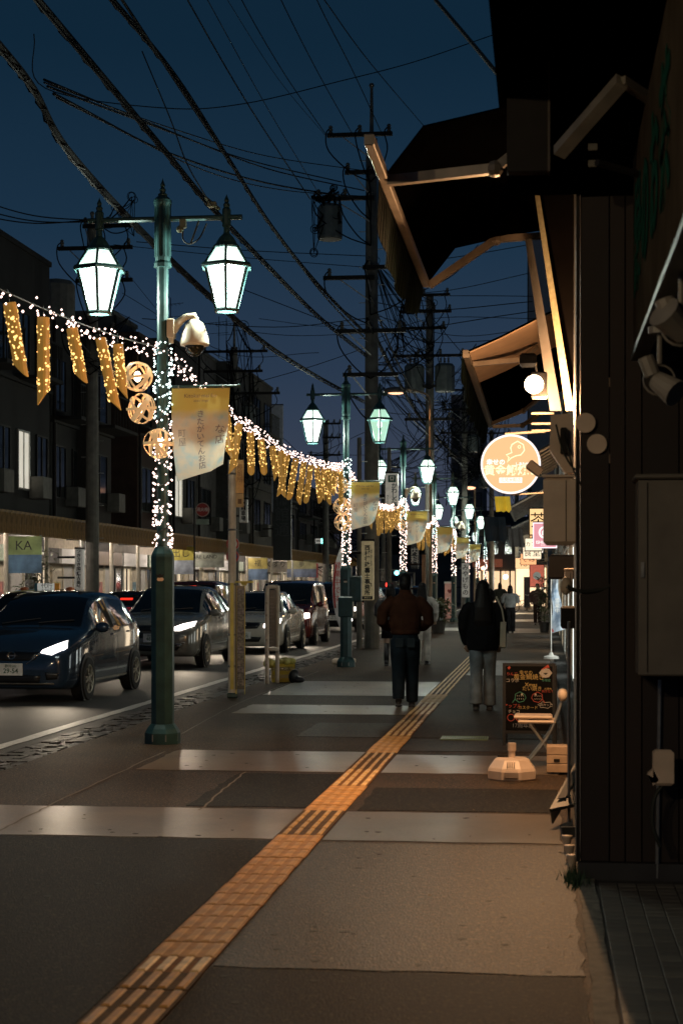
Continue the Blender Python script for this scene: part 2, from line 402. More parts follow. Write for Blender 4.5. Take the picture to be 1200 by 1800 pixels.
# ================================================================ STREET LAMPS
lantern_cache = {}
def hexprof(b, prof, n=6, rot=0): return b.lathe(prof, n, rot=rot)
def build_lantern(parent, x, dim, power, color=(.97, 1, .86)):
    o = put('lantern', None, None) if False else None
    fr = MB(); Z = 4.38
    rot = rad(8)
    fr.lathe([(.108, .035), (.108, .0), (.137, 0), (.142, .02), (.13, .035), (.108, .035)], 6, (0, 0, Z), rot, False)             # foot ring
    fr.lathe([(.222, .435), (.282, .44), (.288, .458), (.27, .485), (.222, .485), (.222, .435)], 6, (0, 0, Z), rot, False)       # brim
    fr.lathe([(.14, .645), (.145, .66), (.105, .70), (.10, .715), (.07, .76), (.05, .78), (.032, .80), (.03, .86), (.045, .87), (.045, .89), (.03, .9), (.03, .955)], 10, (0, 0, Z))
    for k in range(6):
        t = 2 * math.pi * (k + .5) / 6 + rot; c, s_ = math.cos(t), math.sin(t)
        fr.tube([(.122 * c, .122 * s_, Z + .03), (.236 * c, .236 * s_, Z + .44)], .018, 4)
        fr.tube([(.240 * c, .240 * s_, Z + .48), (.130 * c, .130 * s_, Z + .655)], .016, 4)
    f = fr.build('lantern', M_green, parent, (x, 0, 0))
    lo = MB(); up = MB()
    for k in range(6):
        a0 = 2 * math.pi * (k + .5) / 6 + rot; a1 = a0 + math.pi / 3
        P = lambda r, a, z: (r * math.cos(a), r * math.sin(a), Z + z)
        lo = MB().quad(P(.118, a0, .035), P(.118, a1, .035), P(.230, a1, .436), P(.230, a0, .436))
        lo.build('pane', G_dim if dim else G_pane, f)
        MB().quad(P(.232, a0, .486), P(.232, a1, .486), P(.125, a1, .652), P(.125, a0, .652)).build('roof_pane', G_dim if dim else G_pane_up, f)
    bl = MB(); bl.ball((0, 0, Z + .36), (.045, .045, .07), 10, 7); bl.tube([(0, 0, Z + .42), (0, 0, Z + .66)], .02, 6)
    bl.build('bulb', glow('lantern_bulb', (.85, 1, .9), 3.5, sample=False), f, smooth=True)
    lamp('lantern_light', 'POINT', (x, 0, Z + .20), power * (.5 if dim else 1), color, parent, shadow_soft_size=.045)
    return f
def lamp_post(X, Y, label, n, power=150, dim=False, box=False, color=(.97, 1, .86)):
    t = thing('street_lamp', label, 'street lamp', (X, Y, 0), 0, 'green twin lantern street lamps along the kerb')
    b = MB()
    b.lathe([(.155, 0), (.185, .0), (.185, .11), (.16, .155), (.125, .2), (.108, .2)], 8)
    b.build('plinth', M_green, t)
    for k in range(4):
        a = rad(-112 + 45 * k); MB().box(-.006, .006, -.008, .004, .03, .10).build('bolt', M_steel, t, (.177 * math.cos(a), .177 * math.sin(a), 0))
    b = MB(); b.lathe([(.118, .2), (.118, 1.9), (.112, 1.93), (.075, 2.0), (.0, 2.02)], 8); b.build('post', M_green, t)
    b = MB(); b.tube([(0, 0, 2.0), (0, 0, 4.84)], .058, 14)
    b.lathe([(.06, 4.84), (.088, 4.845), (.088, 4.885), (.075, 4.91), (.078, 4.95)], 14)
    pr = [];
    v = []; n_ = 24
    for z, r in ((4.95, .085), (5.46, .085), (5.50, .092), (5.53, .092)):
        pr.append([(((r * (1 if (j % 3) else .9)) if z in (4.95, 5.46) else r) * math.cos(2 * math.pi * j / n_), ((r * (1 if (j % 3) else .9)) if z in (4.95, 5.46) else r) * math.sin(2 * math.pi * j / n_), z) for j in range(n_)])
    vs_ = [q for row in pr for q in row]
    b.add(vs_, [(i * n_ + j, i * n_ + (j + 1) % n_, (i + 1) * n_ + (j + 1) % n_, (i + 1) * n_ + j) for i in range(3) for j in range(n_)])
    b.lathe([(.092, 5.53), (.07, 5.555), (.045, 5.575), (.05, 5.59), (.026, 5.61), (.034, 5.64), (.018, 5.66), (.026, 5.685), (.008, 5.73), (0, 5.76)], 10)
    b.build('pole', M_green, t, smooth=False)
    arm = MB(); arm.tube([(-.78, 0, 5.34), (.82, 0, 5.34)], .028, 8)
    for sx_ in (-.66, .66):
        arm.lathe([(.035, 5.24), (.045, 5.25), (.045, 5.42), (.03, 5.44), (.036, 5.47), (.02, 5.49), (.026, 5.515), (.006, 5.56), (0, 5.58)], 8, (sx_, 0, 0))
    arm.build('arm', M_green, t)
    for sx_ in (-.66, .66): build_lantern(t, sx_, dim and sx_ > 0, power, color)
    # emblem
    e = MB().slab([(-.05, 0, .03), (-.02, 0, .012), (0, 0, .03), (.02, 0, .012), (.05, 0, .03), (.025, 0, -.01), (.0, 0, -.018), (-.025, 0, -.01)], (0, -.006, 0))
    e.build('emblem', M_black, t, (0, -.112, 1.70))
    e2 = MB(); e2.slab([(.022 * math.cos(a) - .013, 0, .019 * math.sin(a) - .03) for a in [k * .63 for k in range(10)]], (0, -.005, 0)); e2.slab([(.022 * math.cos(a) + .013, 0, .019 * math.sin(a) - .03) for a in [k * .63 for k in range(10)]], (0, -.008, 0))
    e2.build('emblem_ring', M_beige, t, (0, -.111, 1.70))
    if box: MB().box(-.14, .14, -.15, .13, .98, 1.38, .02).box(.1, .3, -.08, .12, 1.28, 1.78, .015).build('control_box', M_green, t)
    return t
def wrap(X, Y, z0, z1, n, label, r=.0095, big=1):
    t = thing('fairy_light_wrap', label, 'fairy lights', (X, Y, 0), 0, 'fairy lights wound round the lamp poles')
    pts = []; N = 110
    for i in range(N + 1):
        a = i * .52; z = z0 + (z1 - z0) * i / N; pts.append((.068 * math.cos(a), .068 * math.sin(a), z))
    MB().tube(pts, .006, 4).build('wire', M_wireg, t)
    cool, pk = MB(), MB()
    split = z0 + (z1 - z0) * .62
    for i in range(n):
        z = R.uniform(z0, z1); a = R.uniform(0, 6.283); q = R.uniform(.07, .105) * big
        (cool if z + R.uniform(-.12, .12) > split else pk).octa((q * math.cos(a), q * math.sin(a), z), r * R.uniform(.7, 1.1))
    cool.build('cool_bulbs', G_cool, t, kind='stuff'); pk.build('pink_bulbs', G_pink, t, kind='stuff')
    return t
LAMPX = -3.86
LY = [17.05, 33.2, 46.8, 60.0, 73.0, 86.0, 99.0, 112.0]
WHERE = ['nearest to the camera', 'second along the pavement, with a control box on its post', 'third along the pavement behind the tall utility pole', 'fourth along the pavement', 'fifth along the pavement', 'sixth along the pavement', 'seventh along the pavement', 'eighth and last, far down the pavement']
for i, Y in enumerate(LY):
    lamp_post(LAMPX, Y, 'green twin lantern street lamp ' + WHERE[i], i, (170 if i < 3 else 150), dim=(i == 1), box=(i == 1))
    wrap(LAMPX, Y, 1.99, 4.08, (330, 330, 260, 240, 150, 130, 110, 90)[i], 'sparkling lights wound round the pole of the %s street lamp' % ORD[i], .012 + .0022 * i + .003 * (i > 3))
# the lamp beside the camera, just out of the picture
lamp_post(LAMPX, .7, 'green twin lantern street lamp standing beside the camera', 0, 270, color=(1, .70, .42))
# the bands that hang between the lamps
def garland(i, a, b2, sag, ntube, seed, nb, r, tubes=True):
    rr = random.Random(seed); a, b2 = Vector(a), Vector(b2)
    P = lambda u: a.lerp(b2, u) - Vector((0, 0, sag * 4 * u * (1 - u)))
    where = ('between the nearest lamp and the camera', 'between the first and second lamps', 'between the second and third lamps', 'between the third and fourth lamps', 'between the fourth and fifth lamps', 'between the fifth and sixth lamps')[i]
    t = thing('light_garland', 'drooping garland of pinkish bulbs ' + where, 'light garland', a, 0, 'light garlands between the lamps')
    MB().tube([P(k / 40) - a for k in range(41)], .006, 5).build('wire', M_wireg, t)
    bl = MB()
    for k in range(nb):
        p = P(rr.random()) - a; c = p + Vector((rr.uniform(-.05, .05), rr.uniform(-.05, .05), rr.uniform(-.11, .05)))
        bl.octa(c, r * rr.uniform(.7, 1.1))
    bl.build('bulbs', G_pink, t, kind='stuff')
    return P, where
def bamboo_tube(p, L, tilt, turn, label, nh=60, r=.048, n=14):
    o = MB(); cut = .13
    for rr_, s_ in ((r, 1), (r * .86, -1)):
        v = []
        for j in range(n):
            a = 2 * math.pi * j / n
            v.append((rr_ * math.cos(a), rr_ * math.sin(a), 0)); v.append((rr_ * math.cos(a), rr_ * math.sin(a), -L + cut * (.5 + .5 * math.cos(a - rad(turn)))))
        f = []
        for j in range(n):
            q = (2 * j, 2 * j + 1, 2 * ((j + 1) % n) + 1, 2 * ((j + 1) % n)); f.append(q if s_ > 0 else q[::-1])
        o.add(v, f)
    m2 = n * 2
    o.f += [(2 * j + 1, m2 + 2 * j + 1, m2 + 2 * ((j + 1) % n) + 1, 2 * ((j + 1) % n) + 1) for j in range(n)]
    o.f += [(2 * j, 2 * ((j + 1) % n), m2 + 2 * ((j + 1) % n), m2 + 2 * j) for j in range(n)]
    th = o.build('bamboo_light_tube', M_bamboo, None, p, smooth=False)
    th.rotation_euler = (rad(R.uniform(-6, 6)), rad(tilt), 0)
    tag(th, label, 'bamboo lantern', 'pierced bamboo tubes hanging from the garlands')
    h = MB()
    for k in range(nh):
        a = R.uniform(0, 6.283); z = -R.uniform(.05, L - cut * .8); s_ = R.choice((.005, .006, .008, .012))
        c, sn = math.cos(a), math.sin(a); q = Vector((r * 1.01 * c, r * 1.01 * sn, z)); tx = Vector((-sn, c, 0))
        pl = [q + tx * s_ * math.cos(w) + Vector((0, 0, s_ * math.sin(w))) for w in (0, 1.05, 2.09, 3.14, 4.19, 5.24)]
        h.slab(pl, Vector((c, sn, 0)) * .002)
    h.build('lit_holes', G_hole, th, kind='stuff')
    MB().tube([(0, 0, -.02), (0, 0, .10)], .004, 4).build('hanging_loop', M_wireg, th)
    return th
P0, w0 = garland(0, (LAMPX, 17.0, 4.02), (LAMPX, 3.5, 4.0), .30, 0, 3, 260, .0115)
for k, (px, L, tl, tu) in enumerate(((207, .50, -4, 200), (178, .66, -13, 190), (127, .48, -12, 160), (76, .68, 0, 15), (18, .55, -9, 170), (-40, .6, -4, 30))):
    u = min((abs((600 + F * ((q - E0).dot(RGT)) / ((q - E0).dot(FWD))) - px), w) for w in [i / 400 for i in range(0, 380)] for q in [P0(w)])[1]
    q = P0(u); bamboo_tube(q - Vector((0, 0, .07)), L, tl, tu, '%s pierced bamboo tube left of the nearest lamp on its garland' % ORD[k], 80)
P1, w1 = garland(1, (LAMPX, 17.1, 4.02), (LAMPX, 33.15, 3.95), .33, 0, 4, 520, .012)
for k in range(16):
    u = .17 + .80 * k / 15.5 + R.uniform(-.008, .008)
    bamboo_tube(P1(u) - Vector((0, 0, .07)), R.choice((.5, .58, .66, .7)), R.uniform(-10, 10), R.uniform(0, 360), '%s bamboo tube from the left on the garland %s' % (ORD[k], w1), 60)
P2, w2 = garland(2, (LAMPX, 33.3, 3.95), (LAMPX, 46.7, 3.95), .45, 0, 5, 420, .016)
for k in range(12): bamboo_tube(P2(.08 + .84 * k / 11) - Vector((0, 0, .07)), R.choice((.5, .6, .7)), R.uniform(-8, 8), R.uniform(0, 360), '%s pierced bamboo tube on the garland %s' % (ORD[k], w2), 40, n=10)
for gi, (ya, yb) in ((3, (46.9, 59.9)), (4, (60.1, 72.9)), (5, (73.1, 85.9))):
    Pg, wg = garland(gi, (LAMPX, ya, 3.95), (LAMPX, yb, 3.95), .5, 0, 6 + gi, 380, .02)
    for k in range(9): bamboo_tube(Pg(.1 + .8 * k / 8) - Vector((0, 0, .07)), R.choice((.5, .6, .7)), R.uniform(-8, 8), R.uniform(0, 360), '%s pierced bamboo tube on the garland %s' % (ORD[k], wg), 30, n=8)
# wicker ball lanterns beside the poles
def ball_lantern(p, r, label, nh=7):
    t = thing('bamboo_ball_lantern', label, 'ball lantern', p, R.uniform(0, 3), 'bamboo ball lanterns hanging beside the lamp poles')
    for k in range(nh):
        rot = Matrix.Rotation(R.uniform(0, 3.14), 3, 'Z') @ Matrix.Rotation(rad(90 + R.uniform(-38, 38)) if k else rad(R.uniform(-10, 10)), 3, 'X')
        MB().torus((0, 0, 0), r * R.uniform(.96, 1.0), .013, rot, 28, 4, 1.0, .25).build('hoop', M_wick, t)
    MB().ball((0, 0, 0), (.038, .038, .055), 10, 7).build('bulb', G_warm, t, smooth=True)
    MB().tube([(0, 0, .05), (0, 0, r + .1)], .005, 4).build('cord', M_wireg, t)
    lamp('bulb_light', 'POINT', (0, 0, 0), 26, (1, .66, .36), t, shadow_soft_size=.04)
HOW = ('topmost', 'middle', 'lowest')
for li, (Y, pxs) in enumerate(((16.85, ((242, 662), (249, 718), (279, 780))), (33.0, ((597, 853), (601, 890), (603, 918))), (46.6, ((700, 900), (702, 922))))):
    for k, (px, py) in enumerate(pxs):
        ball_lantern(atY(px, py, Y - .1), .155 if li == 0 else .175, '%s bamboo strip ball lantern beside the %s street lamp pole' % (HOW[k], ORD[li]), 8 if li == 0 else 7)
# cloth banners on rods
def cloth_print(n):
    m = bpy.data.materials.new(n); m.use_nodes = True; t = m.node_tree; N = t.nodes; L = t.links; b = N['Principled BSDF']
    a = N.new('ShaderNodeTexCoord'); s_ = N.new('ShaderNodeSeparateXYZ'); L.new(a.outputs['Object'], s_.inputs[0])
    nz = N.new('ShaderNodeTexNoise'); nz.inputs['Scale'].default_value = 4.5; nz.inputs['Detail'].default_value = 3; L.new(a.outputs['Object'], nz.inputs[0])
    rr = N.new('ShaderNodeValToRGB'); e = rr.color_ramp.elements
    e[0].position = .30; e[0].color = (.5, .74, .80, 1); e[1].position = .72; e[1].color = (.85, .62, .5, 1)
    for p_, c_ in ((.42, (.80, .80, .70)), (.5, (.90, .83, .66)), (.6, (.88, .76, .58))): q = e.new(p_); q.color = (*c_, 1)
    L.new(nz.outputs['Fac'], rr.inputs[0])
    ad = N.new('ShaderNodeMath'); ad.operation = 'MULTIPLY_ADD'; ad.inputs[1].default_value = .10; L.new(nz.outputs['Fac'], ad.inputs[0]); L.new(s_.outputs[2], ad.inputs[2])
    mr = N.new('ShaderNodeMapRange'); mr.inputs[1].default_value = -.27; mr.inputs[2].default_value = -.16; L.new(ad.outputs[0], mr.inputs[0])
    mx = N.new('ShaderNodeMix'); mx.data_type = 'RGBA'; L.new(mr.outputs[0], mx.inputs[0]); L.new(rr.outputs[0], mx.inputs[6]); mx.inputs[7].default_value = (.88, .70, .18, 1)
    L.new(mx.outputs[2], b.inputs['Base Color']); b.inputs['Roughness'].default_value = .8
    tr = N.new('ShaderNodeBsdfTranslucent'); L.new(mx.outputs[2], tr.inputs[0]); ms = N.new('ShaderNodeMixShader'); ms.inputs[0].default_value = .5
    L.new(b.outputs[0], ms.inputs[1]); L.new(tr.outputs[0], ms.inputs[2]); L.new(ms.outputs[0], N['Material Output'].inputs[0])
    return m
M_cloth = cloth_print('banner_print')
def banner(X, Y, w, h, label, seed, fold=.5, text=True):
    t = thing('street_banner', label, 'banner', (X, Y, 3.62), 0, 'yellow topped cloth banners on the lamp poles')
    MB().tube([(-.20, 0, .02), (w + .08, 0, .02)], .014, 8).ball((w + .09, 0, .02), .022, 8, 5).build('rod', M_green, t)
    ph = seed * 1.7
    def pos(u, v):      # u 0..1 across, v 0..1 down
        swing = .22 * v * v
        z = -h * v * (1 - .16 * u * v)
        x = w * u * (1 - .05 * v) - .02 * v
        yy = -.02 + .045 * v * math.sin(u * 5 + ph) + swing * 1.3 + .02 * math.sin(v * 6 + ph)
        d = (u - (1.28 - .62 * v))            # the corner blown back along a diagonal
        if d > 0 and v > .2:
            x -= d * w * .55; yy += d * .55; z += d * .12
        return Vector((x, yy, z))
    b = MB(); n, m = 18, 22
    vs_ = [pos(i / n, j / m) for j in range(m + 1) for i in range(n + 1)]
    b.add(vs_, [(j * (n + 1) + i, j * (n + 1) + i + 1, (j + 1) * (n + 1) + i + 1, (j + 1) * (n + 1) + i) for j in range(m) for i in range(n)])
    c = b.build('cloth', M_cloth, t, smooth=True)
    for u in (.12, .5, .88): MB().torus((w * u, 0, .012), .02, .006, Matrix.Rotation(rad(90), 3, 'Y'), 10, 4).build('ring', M_steel, t)
    if text:
        def wp(cu_, cv_):
            def f(p): q = pos(min(1, max(0, cu_ + p.x / w)), min(1, max(0, cv_ - p.y / h))); q.y -= .006 + p.z; return q
            return f
        ink = mat('banner_ink', (.34, .20, .10), .8); ink2 = mat('banner_dark_ink', (.26, .23, .24), .8)
        txt('Kitokai mai ho', .058, ink, c, (0, 0, 0), warp=wp(.5, .085))
        txt('alnair oogai', .034, ink, c, (0, 0, 0), warp=wp(.52, .14))
        txt('きたがいてんお店', .085, ink2, c, (0, 0, 0), vert=True, warp=wp(.52, .60), gap=.95)
        txt('な店', .11, ink2, c, (0, 0, 0), vert=True, warp=wp(.86, .55), gap=1.1)
        txt('町屋', .09, mat('banner_faint_ink', (.45, .42, .36), .8), c, (0, 0, 0), vert=True, warp=wp(.18, .55), gap=1.0)
    return t
for i, Y in enumerate(LY[:6]):
    banner(LAMPX + .08, Y + .07, .60 if i == 0 else .58, .93, 'windblown cloth banner with yellow top on the rod of the %s street lamp' % ORD[i], i + 1, text=i < 3)
# dome cameras
def dome_camera(X, Y, Z, label):
    t = thing('dome_camera', label, 'security camera', (X, Y, Z), 0, 'cream dome cameras on the lamp poles')
    MB().box(.055, .125, -.06, .06, -.10, .10, .012).build('mount_box', M_cream, t)
    MB().tube([(.10, 0, -.02), (.17, 0, .07), (.24, 0, .12), (.33, 0, .13), (.345, 0, .09)], [.05, .042, .034, .03, .03], 10).build('bracket_arm', M_cream, t, smooth=True)
    MB().lathe([(.0, .09), (.035, .09), (.06, .075), (.10, .03), (.125, -.04), (.142, -.11), (.148, -.155), (.145, -.175), (.12, -.178)], 20, (.33, 0, 0)).build('housing', M_cream, t, smooth=True)
    MB().ball((.33, 0, -.185), (.098, .098, .10), 18, 10).build('dome', mat('smoked_dome', (.02, .02, .015), .04, spec=.8), t, smooth=True)
    MB().tube([(.09, -.02, -.10), (.09, -.02, -.15)], .028, 8).build('cable_gland', M_cream, t)
dome_camera(LAMPX, 17.05, 4.22, 'cream dome security camera on the nearest street lamp pole')
dome_camera(LAMPX, 46.8, 4.15, 'cream dome security camera on the third street lamp pole')
dome_camera(LAMPX, 73.0, 4.15, 'cream dome security camera on the fifth street lamp pole')
# ================================================================ RIGHT HAND BUILDINGS
FX = .19            # line of the shop fronts
M_brown = mat('brown_cladding', (.024, .0135, .010), .7, var=.25, sc=4)
M_brown2 = mat('brown_cladding_dark', (.017, .010, .008), .7, var=.25, sc=4)
M_trim = mat('dark_trim', (.018, .016, .015), .6, spec=.15)
M_facade = mat('shop_wall', (.11, .095, .08), .75, var=.3, sc=3, bump=.1)
M_fac2 = mat('shop_wall_pale', (.32, .29, .25), .75, var=.2, sc=3)
def building(name, label, x0, x1, y0, y1, h, m):
    t = thing(name, label, 'building', ((x0 + x1) / 2, (y0 + y1) / 2, 0))
    MB().box(x0 - (x0 + x1) / 2, (x1 - x0) / 2, -(y1 - y0) / 2, (y1 - y0) / 2, 0, h).build('wall', m, t)
    return t
t = thing('corner_shop', 'dark brown panelled shop whose side wall faces the camera', 'building', (FX, 9.45, 0))
MB().box(.02, 6, .04, 3.2, 0, 7.6).build('wall', M_trim, t); MB().box(.3, 6, 3.2, 5.6, 0, 7.5).build('rear_wall', M_facade, t)
x = 0; ws = [.165, .075, .075, .10, .10, .085, .085, .085, .085, .085, .085]
pans = []
for k in range(16):
    wd = (.16, .085, .09, .20, .20)[k % 5]
    MB().box(x + .004, x + wd - .004, R.uniform(0, .006), .04, .10, 5.4 if k else 5.4, .004).build('panel', M_brown if k % 3 else M_brown2, t)
    x += wd
    if x > 1.9: break
MB().box(-.012, 2.0, -.03, .04, 0, .098).build('plinth', mat('plinth_slate', (.03, .03, .032), .5), t)
MB().box(-.02, .0, -.012, .3, .1, 5.4).build('corner_post', M_trim, t)
MB().tube([(.415, -.02, .02), (.43, -.02, 1.1)], .011, 8).build('downpipe', M_steel, t)
MB().box(.60, 2.0, -.004, .0, .1, 2.3).box(.6, .63, -.02, 0, .1, 2.3).build('side_door', mat('dark_blue_door', (.012, .018, .03), .5), t)
bsh = MB().box(.655, .668, -.012, -.004, .1, 2.3).mesh('door_rib', MATS['dark_blue_door'])
for k in range(7): put('door_rib', bsh, t, (k * .055, 0, 0))
# leaning bright edge flashing lit by the flood lamp
q = at(1000, 722, 13.55)
sf = MB().slab([at(px, py, 13.5) - q for px, py in ((946, 250), (944, 312), (1000, 722), (1075, 722), (1075, 250))], (0, .03, 0)).build('wind_screen', mat('screen_black', (.0025, .002, .0018), .9, spec=.02), None, q); tag(sf, 'dark slanting screen panel beyond the brown wall under the black awning', 'screen')
a, b2, c, d = at(935, 312, 13.45), at(994, 722, 13.4), at(1008, 722, 13.4), at(943, 312, 13.45)
fl = MB().slab([a - a, b2 - a, c - a, d - a], (0, .03, 0)).build('edge_flashing', mat('flashing', (.34, .31, .19), .4, var=.2, sc=30), None, a)
tag(fl, 'long slanting pale metal flashing at the left edge of the brown wall', 'flashing')
a, b2, c, d = at(922, 420, 13.7), at(966, 722, 13.7), at(986, 722, 13.7), at(934, 420, 13.7)
fl = MB().slab([a - a, b2 - a, c - a, d - a], (0, .03, 0)).build('gutter_pipe', mat('gutter_paint', (.10, .09, .08), .5), None, a)
tag(fl, 'grey rain gutter panel beside the slanting pale flashing', 'gutter')
# meter boxes, caps and conduits on the corner
def wall_box(px0, py0, px1, py1, D, dep, name, label, m, cat, rb=.012, lid=True):
    a, b2 = at(px0, py1, D), at(px1, py0, D)
    w, h = b2.x - a.x, b2.z - a.z
    t = thing(name, label, cat, (a.x + w / 2, a.y, a.z))
    MB().box(-w / 2, w / 2, 0, dep, 0, h, rb).build('case', m, t)
    if lid: MB().box(-w / 2 - .006, w / 2 + .006, -.008, .02, h - .004, h + .012, .003).build('lid', m, t); MB().box(w * .18, w * .18 + .004, -.003, .01, .02, h - .02).build('seam', M_trim, t)
    return t
wall_box(954, 838, 1012, 958, 9.55, .16, 'meter_box', 'large beige meter box on the shop corner below the slanted box', M_beige, 'meter box', .02)
a, b2, c, d = at(967, 730, 9.6), at(1005, 726, 9.6), at(1008, 830, 9.6), at(993, 832, 9.6)
e = at(965, 790, 9.6)
mb_ = MB().slab([e - e, d - e, c - e, b2 - e, a - e], (0, .15, 0)).build('slanted_box', M_beige, None, e)
tag(mb_, 'slanted beige service box fixed to the wall above the meter box', 'service box')
MB().box(.06, .10, -.04, 0, -.03, .12, .008).build('relay', M_trim, mb_)
for k, (px, py) in enumerate(((1028, 744), (1048, 781))):
    q = at(px, py, 9.36)
    t2 = thing('round_junction_cap', ('upper', 'lower')[k] + ' round beige cap with cable on the brown wall', 'junction box', q, 0, 'round beige caps on the brown wall')
    MB().lathe([(0, -.02), (.05, -.02), (.054, -.01), (.054, .03), (0, .03)], 20).build('cap', M_beige, t2).rotation_euler = (rad(90), 0, 0)
    MB().tube(spline([(0, .05, -.04), (.01, .05, -.16), (-.05, .05, -.25), (-.12, .05, -.15), (-.16, .05, .0)], 5), .006, 5).build('cable', M_wireg, t2)
for nm, px, y0, y1, lab in (('conduit', 1067, 674, 808, 'shorter grey conduit pipe on the brown wall'), ('conduit', 1094, 678, 966, 'longer grey conduit pipe on the brown wall')):
    a, b2 = at(px, y0, 9.37), at(px, y1, 9.37); L_ = a.z - b2.z
    t2 = thing(nm, lab, 'conduit', b2); MB().tube([(0, 0, 0), (0, 0, L_)], .0125, 8).build('pipe', M_beige, t2)
    for z in (.0, L_): MB().tube([(0, 0, z - .02), (0, 0, z + .03)], .018, 8).build('coupling', M_beige, t2)
pts = [at(1094, 968, 9.36), at(1092, 1000, 9.36), at(1070, 1030, 9.36), at(1035, 1040, 9.36), at(1005, 1036, 9.36), at(996, 1030, 9.36)]
o = MB().tube([p - pts[0] for p in spline(pts, 6)], .012, 8).build('flexible_hose', M_wireg, None, pts[0], smooth=True)
tag(o, 'grey flexible hose curving from the conduit to the wall corner', 'hose')
q = at(994, 1030, 9.4)
o = MB().ball((0, 0, 0), (.035, .04, .05), 10, 6).build('tape_wad', mat('tape', (.5, .40, .28), .6, bump=.3, bsc=50), None, q, smooth=True); tag(o, 'lump of pale tape where the hose meets the wall corner', 'tape')
# grey cabinet on the wall
a, b2 = at(1121, 1188, 9.0), at(1215, 842, 9.0)
w, h = b2.x - a.x + .25, b2.z - a.z
t2 = thing('wall_cabinet', 'tall grey metal cabinet hung on the brown wall near the right edge', 'cabinet', a)
M_cab = mat('cabinet_grey', (.16, .142, .115), .5, var=.15)
MB().box(0, w, 0, .32, 0, h, .008).build('case', M_cab, t2); MB().box(.045, .05, -.004, .02, .02, h - .02).build('door_seam', M_trim, t2)
MB().box(-.02, w + .02, -.03, .34, h, h + .025, .008).build('rain_hood', M_cab, t2); MB().box(.012, .03, -.012, 0, h * .5, h * .5 + .08).build('latch', M_steel, t2)
q = at(1167, 1352, 9.1)
t2 = thing('wall_tap', 'pale tap cover on the wall with a hose hanging under it', 'tap', q)
MB().box(-.06, .05, 0, .08, -.09, .10, .015).slab([(-.06, 0, 0), (-.09, 0, -.03), (-.03, 0, -.06), (-.06, 0, -.09)], (0, .06, 0)).build('cover', M_beige, t2)
MB().tube(spline([(.0, .04, -.08), (-.05, .04, -.16), (-.06, .04, -.30), (-.02, .04, -.42)], 5), .012, 7).build('hose', M_wireg, t2)
# spot lights near the right edge
def spot_lamp(p, aim, label, s=1.0):
    t2 = thing('spot_lamp', label, 'spotlight', p, 0, 'unlit spotlights high on the right')
    M_sp = mat('spot_paint', (.26, .235, .20), .5)
    MB().tube([(0, 0, .24 * s), (0, 0, .21 * s)], .05 * s, 10).tube([(0, 0, .21 * s), (0, 0, .08 * s)], .011 * s, 6).build('stem', M_sp, t2)
    d = Vector(aim).normalized()
    MB().tube([Vector((-.06, 0, .11)) * s, Vector((-.03, 0, .03)) * s], .035 * s, 10).build('driver', M_sp, t2)
    MB().tube([d * -.02 * s, d * .10 * s], [.042 * s, .062 * s], 14).build('head', M_sp, t2)
    MB().torus((0, 0, .01 * s), .068 * s, .01 * s, Matrix.Rotation(rad(80), 3, 'X'), 16, 4).build('yoke', M_sp, t2)
spot_lamp(at(1158, 672, 7.4), (.55, -.4, -.45), 'lower spotlight with a tilted round head')
spot_lamp(at(1196, 580, 6.6), (-.5, -.4, .45), 'upper spotlight half cut by the frame', 1.1)
# nearer shop front with a painted sign board and a pillar
t = thing('near_shop', 'dark shop front of the nearest building along the right edge', 'building', (.62, 6.0, 0))
MB().box(.12, 3, -4, 3.2, 2.75, 7.5).build('upper_wall', M_trim, t)
MB().box(.0, .4, -4, -.02, 0, 2.75).build('pillar', mat('pillar_grey', (.055, .05, .045), .6), t)
a = atX(1112, 618, .47); b2 = atX(1215, 400, .47)
sg = thing('painted_sign_board', 'long painted board with green lettering above the entrance', 'sign', (.47, (a.y + b2.y) / 2, (a.z + b2.z) / 2))
ya, yb, zt = (a.y - b2.y) / 2, (b2.y - a.y) / 2, 1.02
zl = a.z - (a.z + b2.z) / 2
M_board = mat('board_print', (.055, .042, .028), .95, spec=0., var=.35, sc=2.2)
MB().box(0, .06, yb, ya, zl - .02, zl + zt).build('board', M_board, sg)
MB().box(-.012, .07, yb, ya, zl - .05, zl - .02).build('frame', mat('board_edge', (.08, .10, .09), .4), sg)
gi = mat('sign_green', (.012, .06, .042), .9, spec=0.)
for k, ch in enumerate('緑のお茶'):
    txt(ch, .62, gi, sg, (-.006, ya - .5 - k * .66, zl + .48), rz=rad(-90), bold=.012)
MB().tube([(-.01, ya - .72, zl + .78), (-.22, ya - .9, zl + .80)], .018, 8).build('lamp_arm', M_trim, sg)
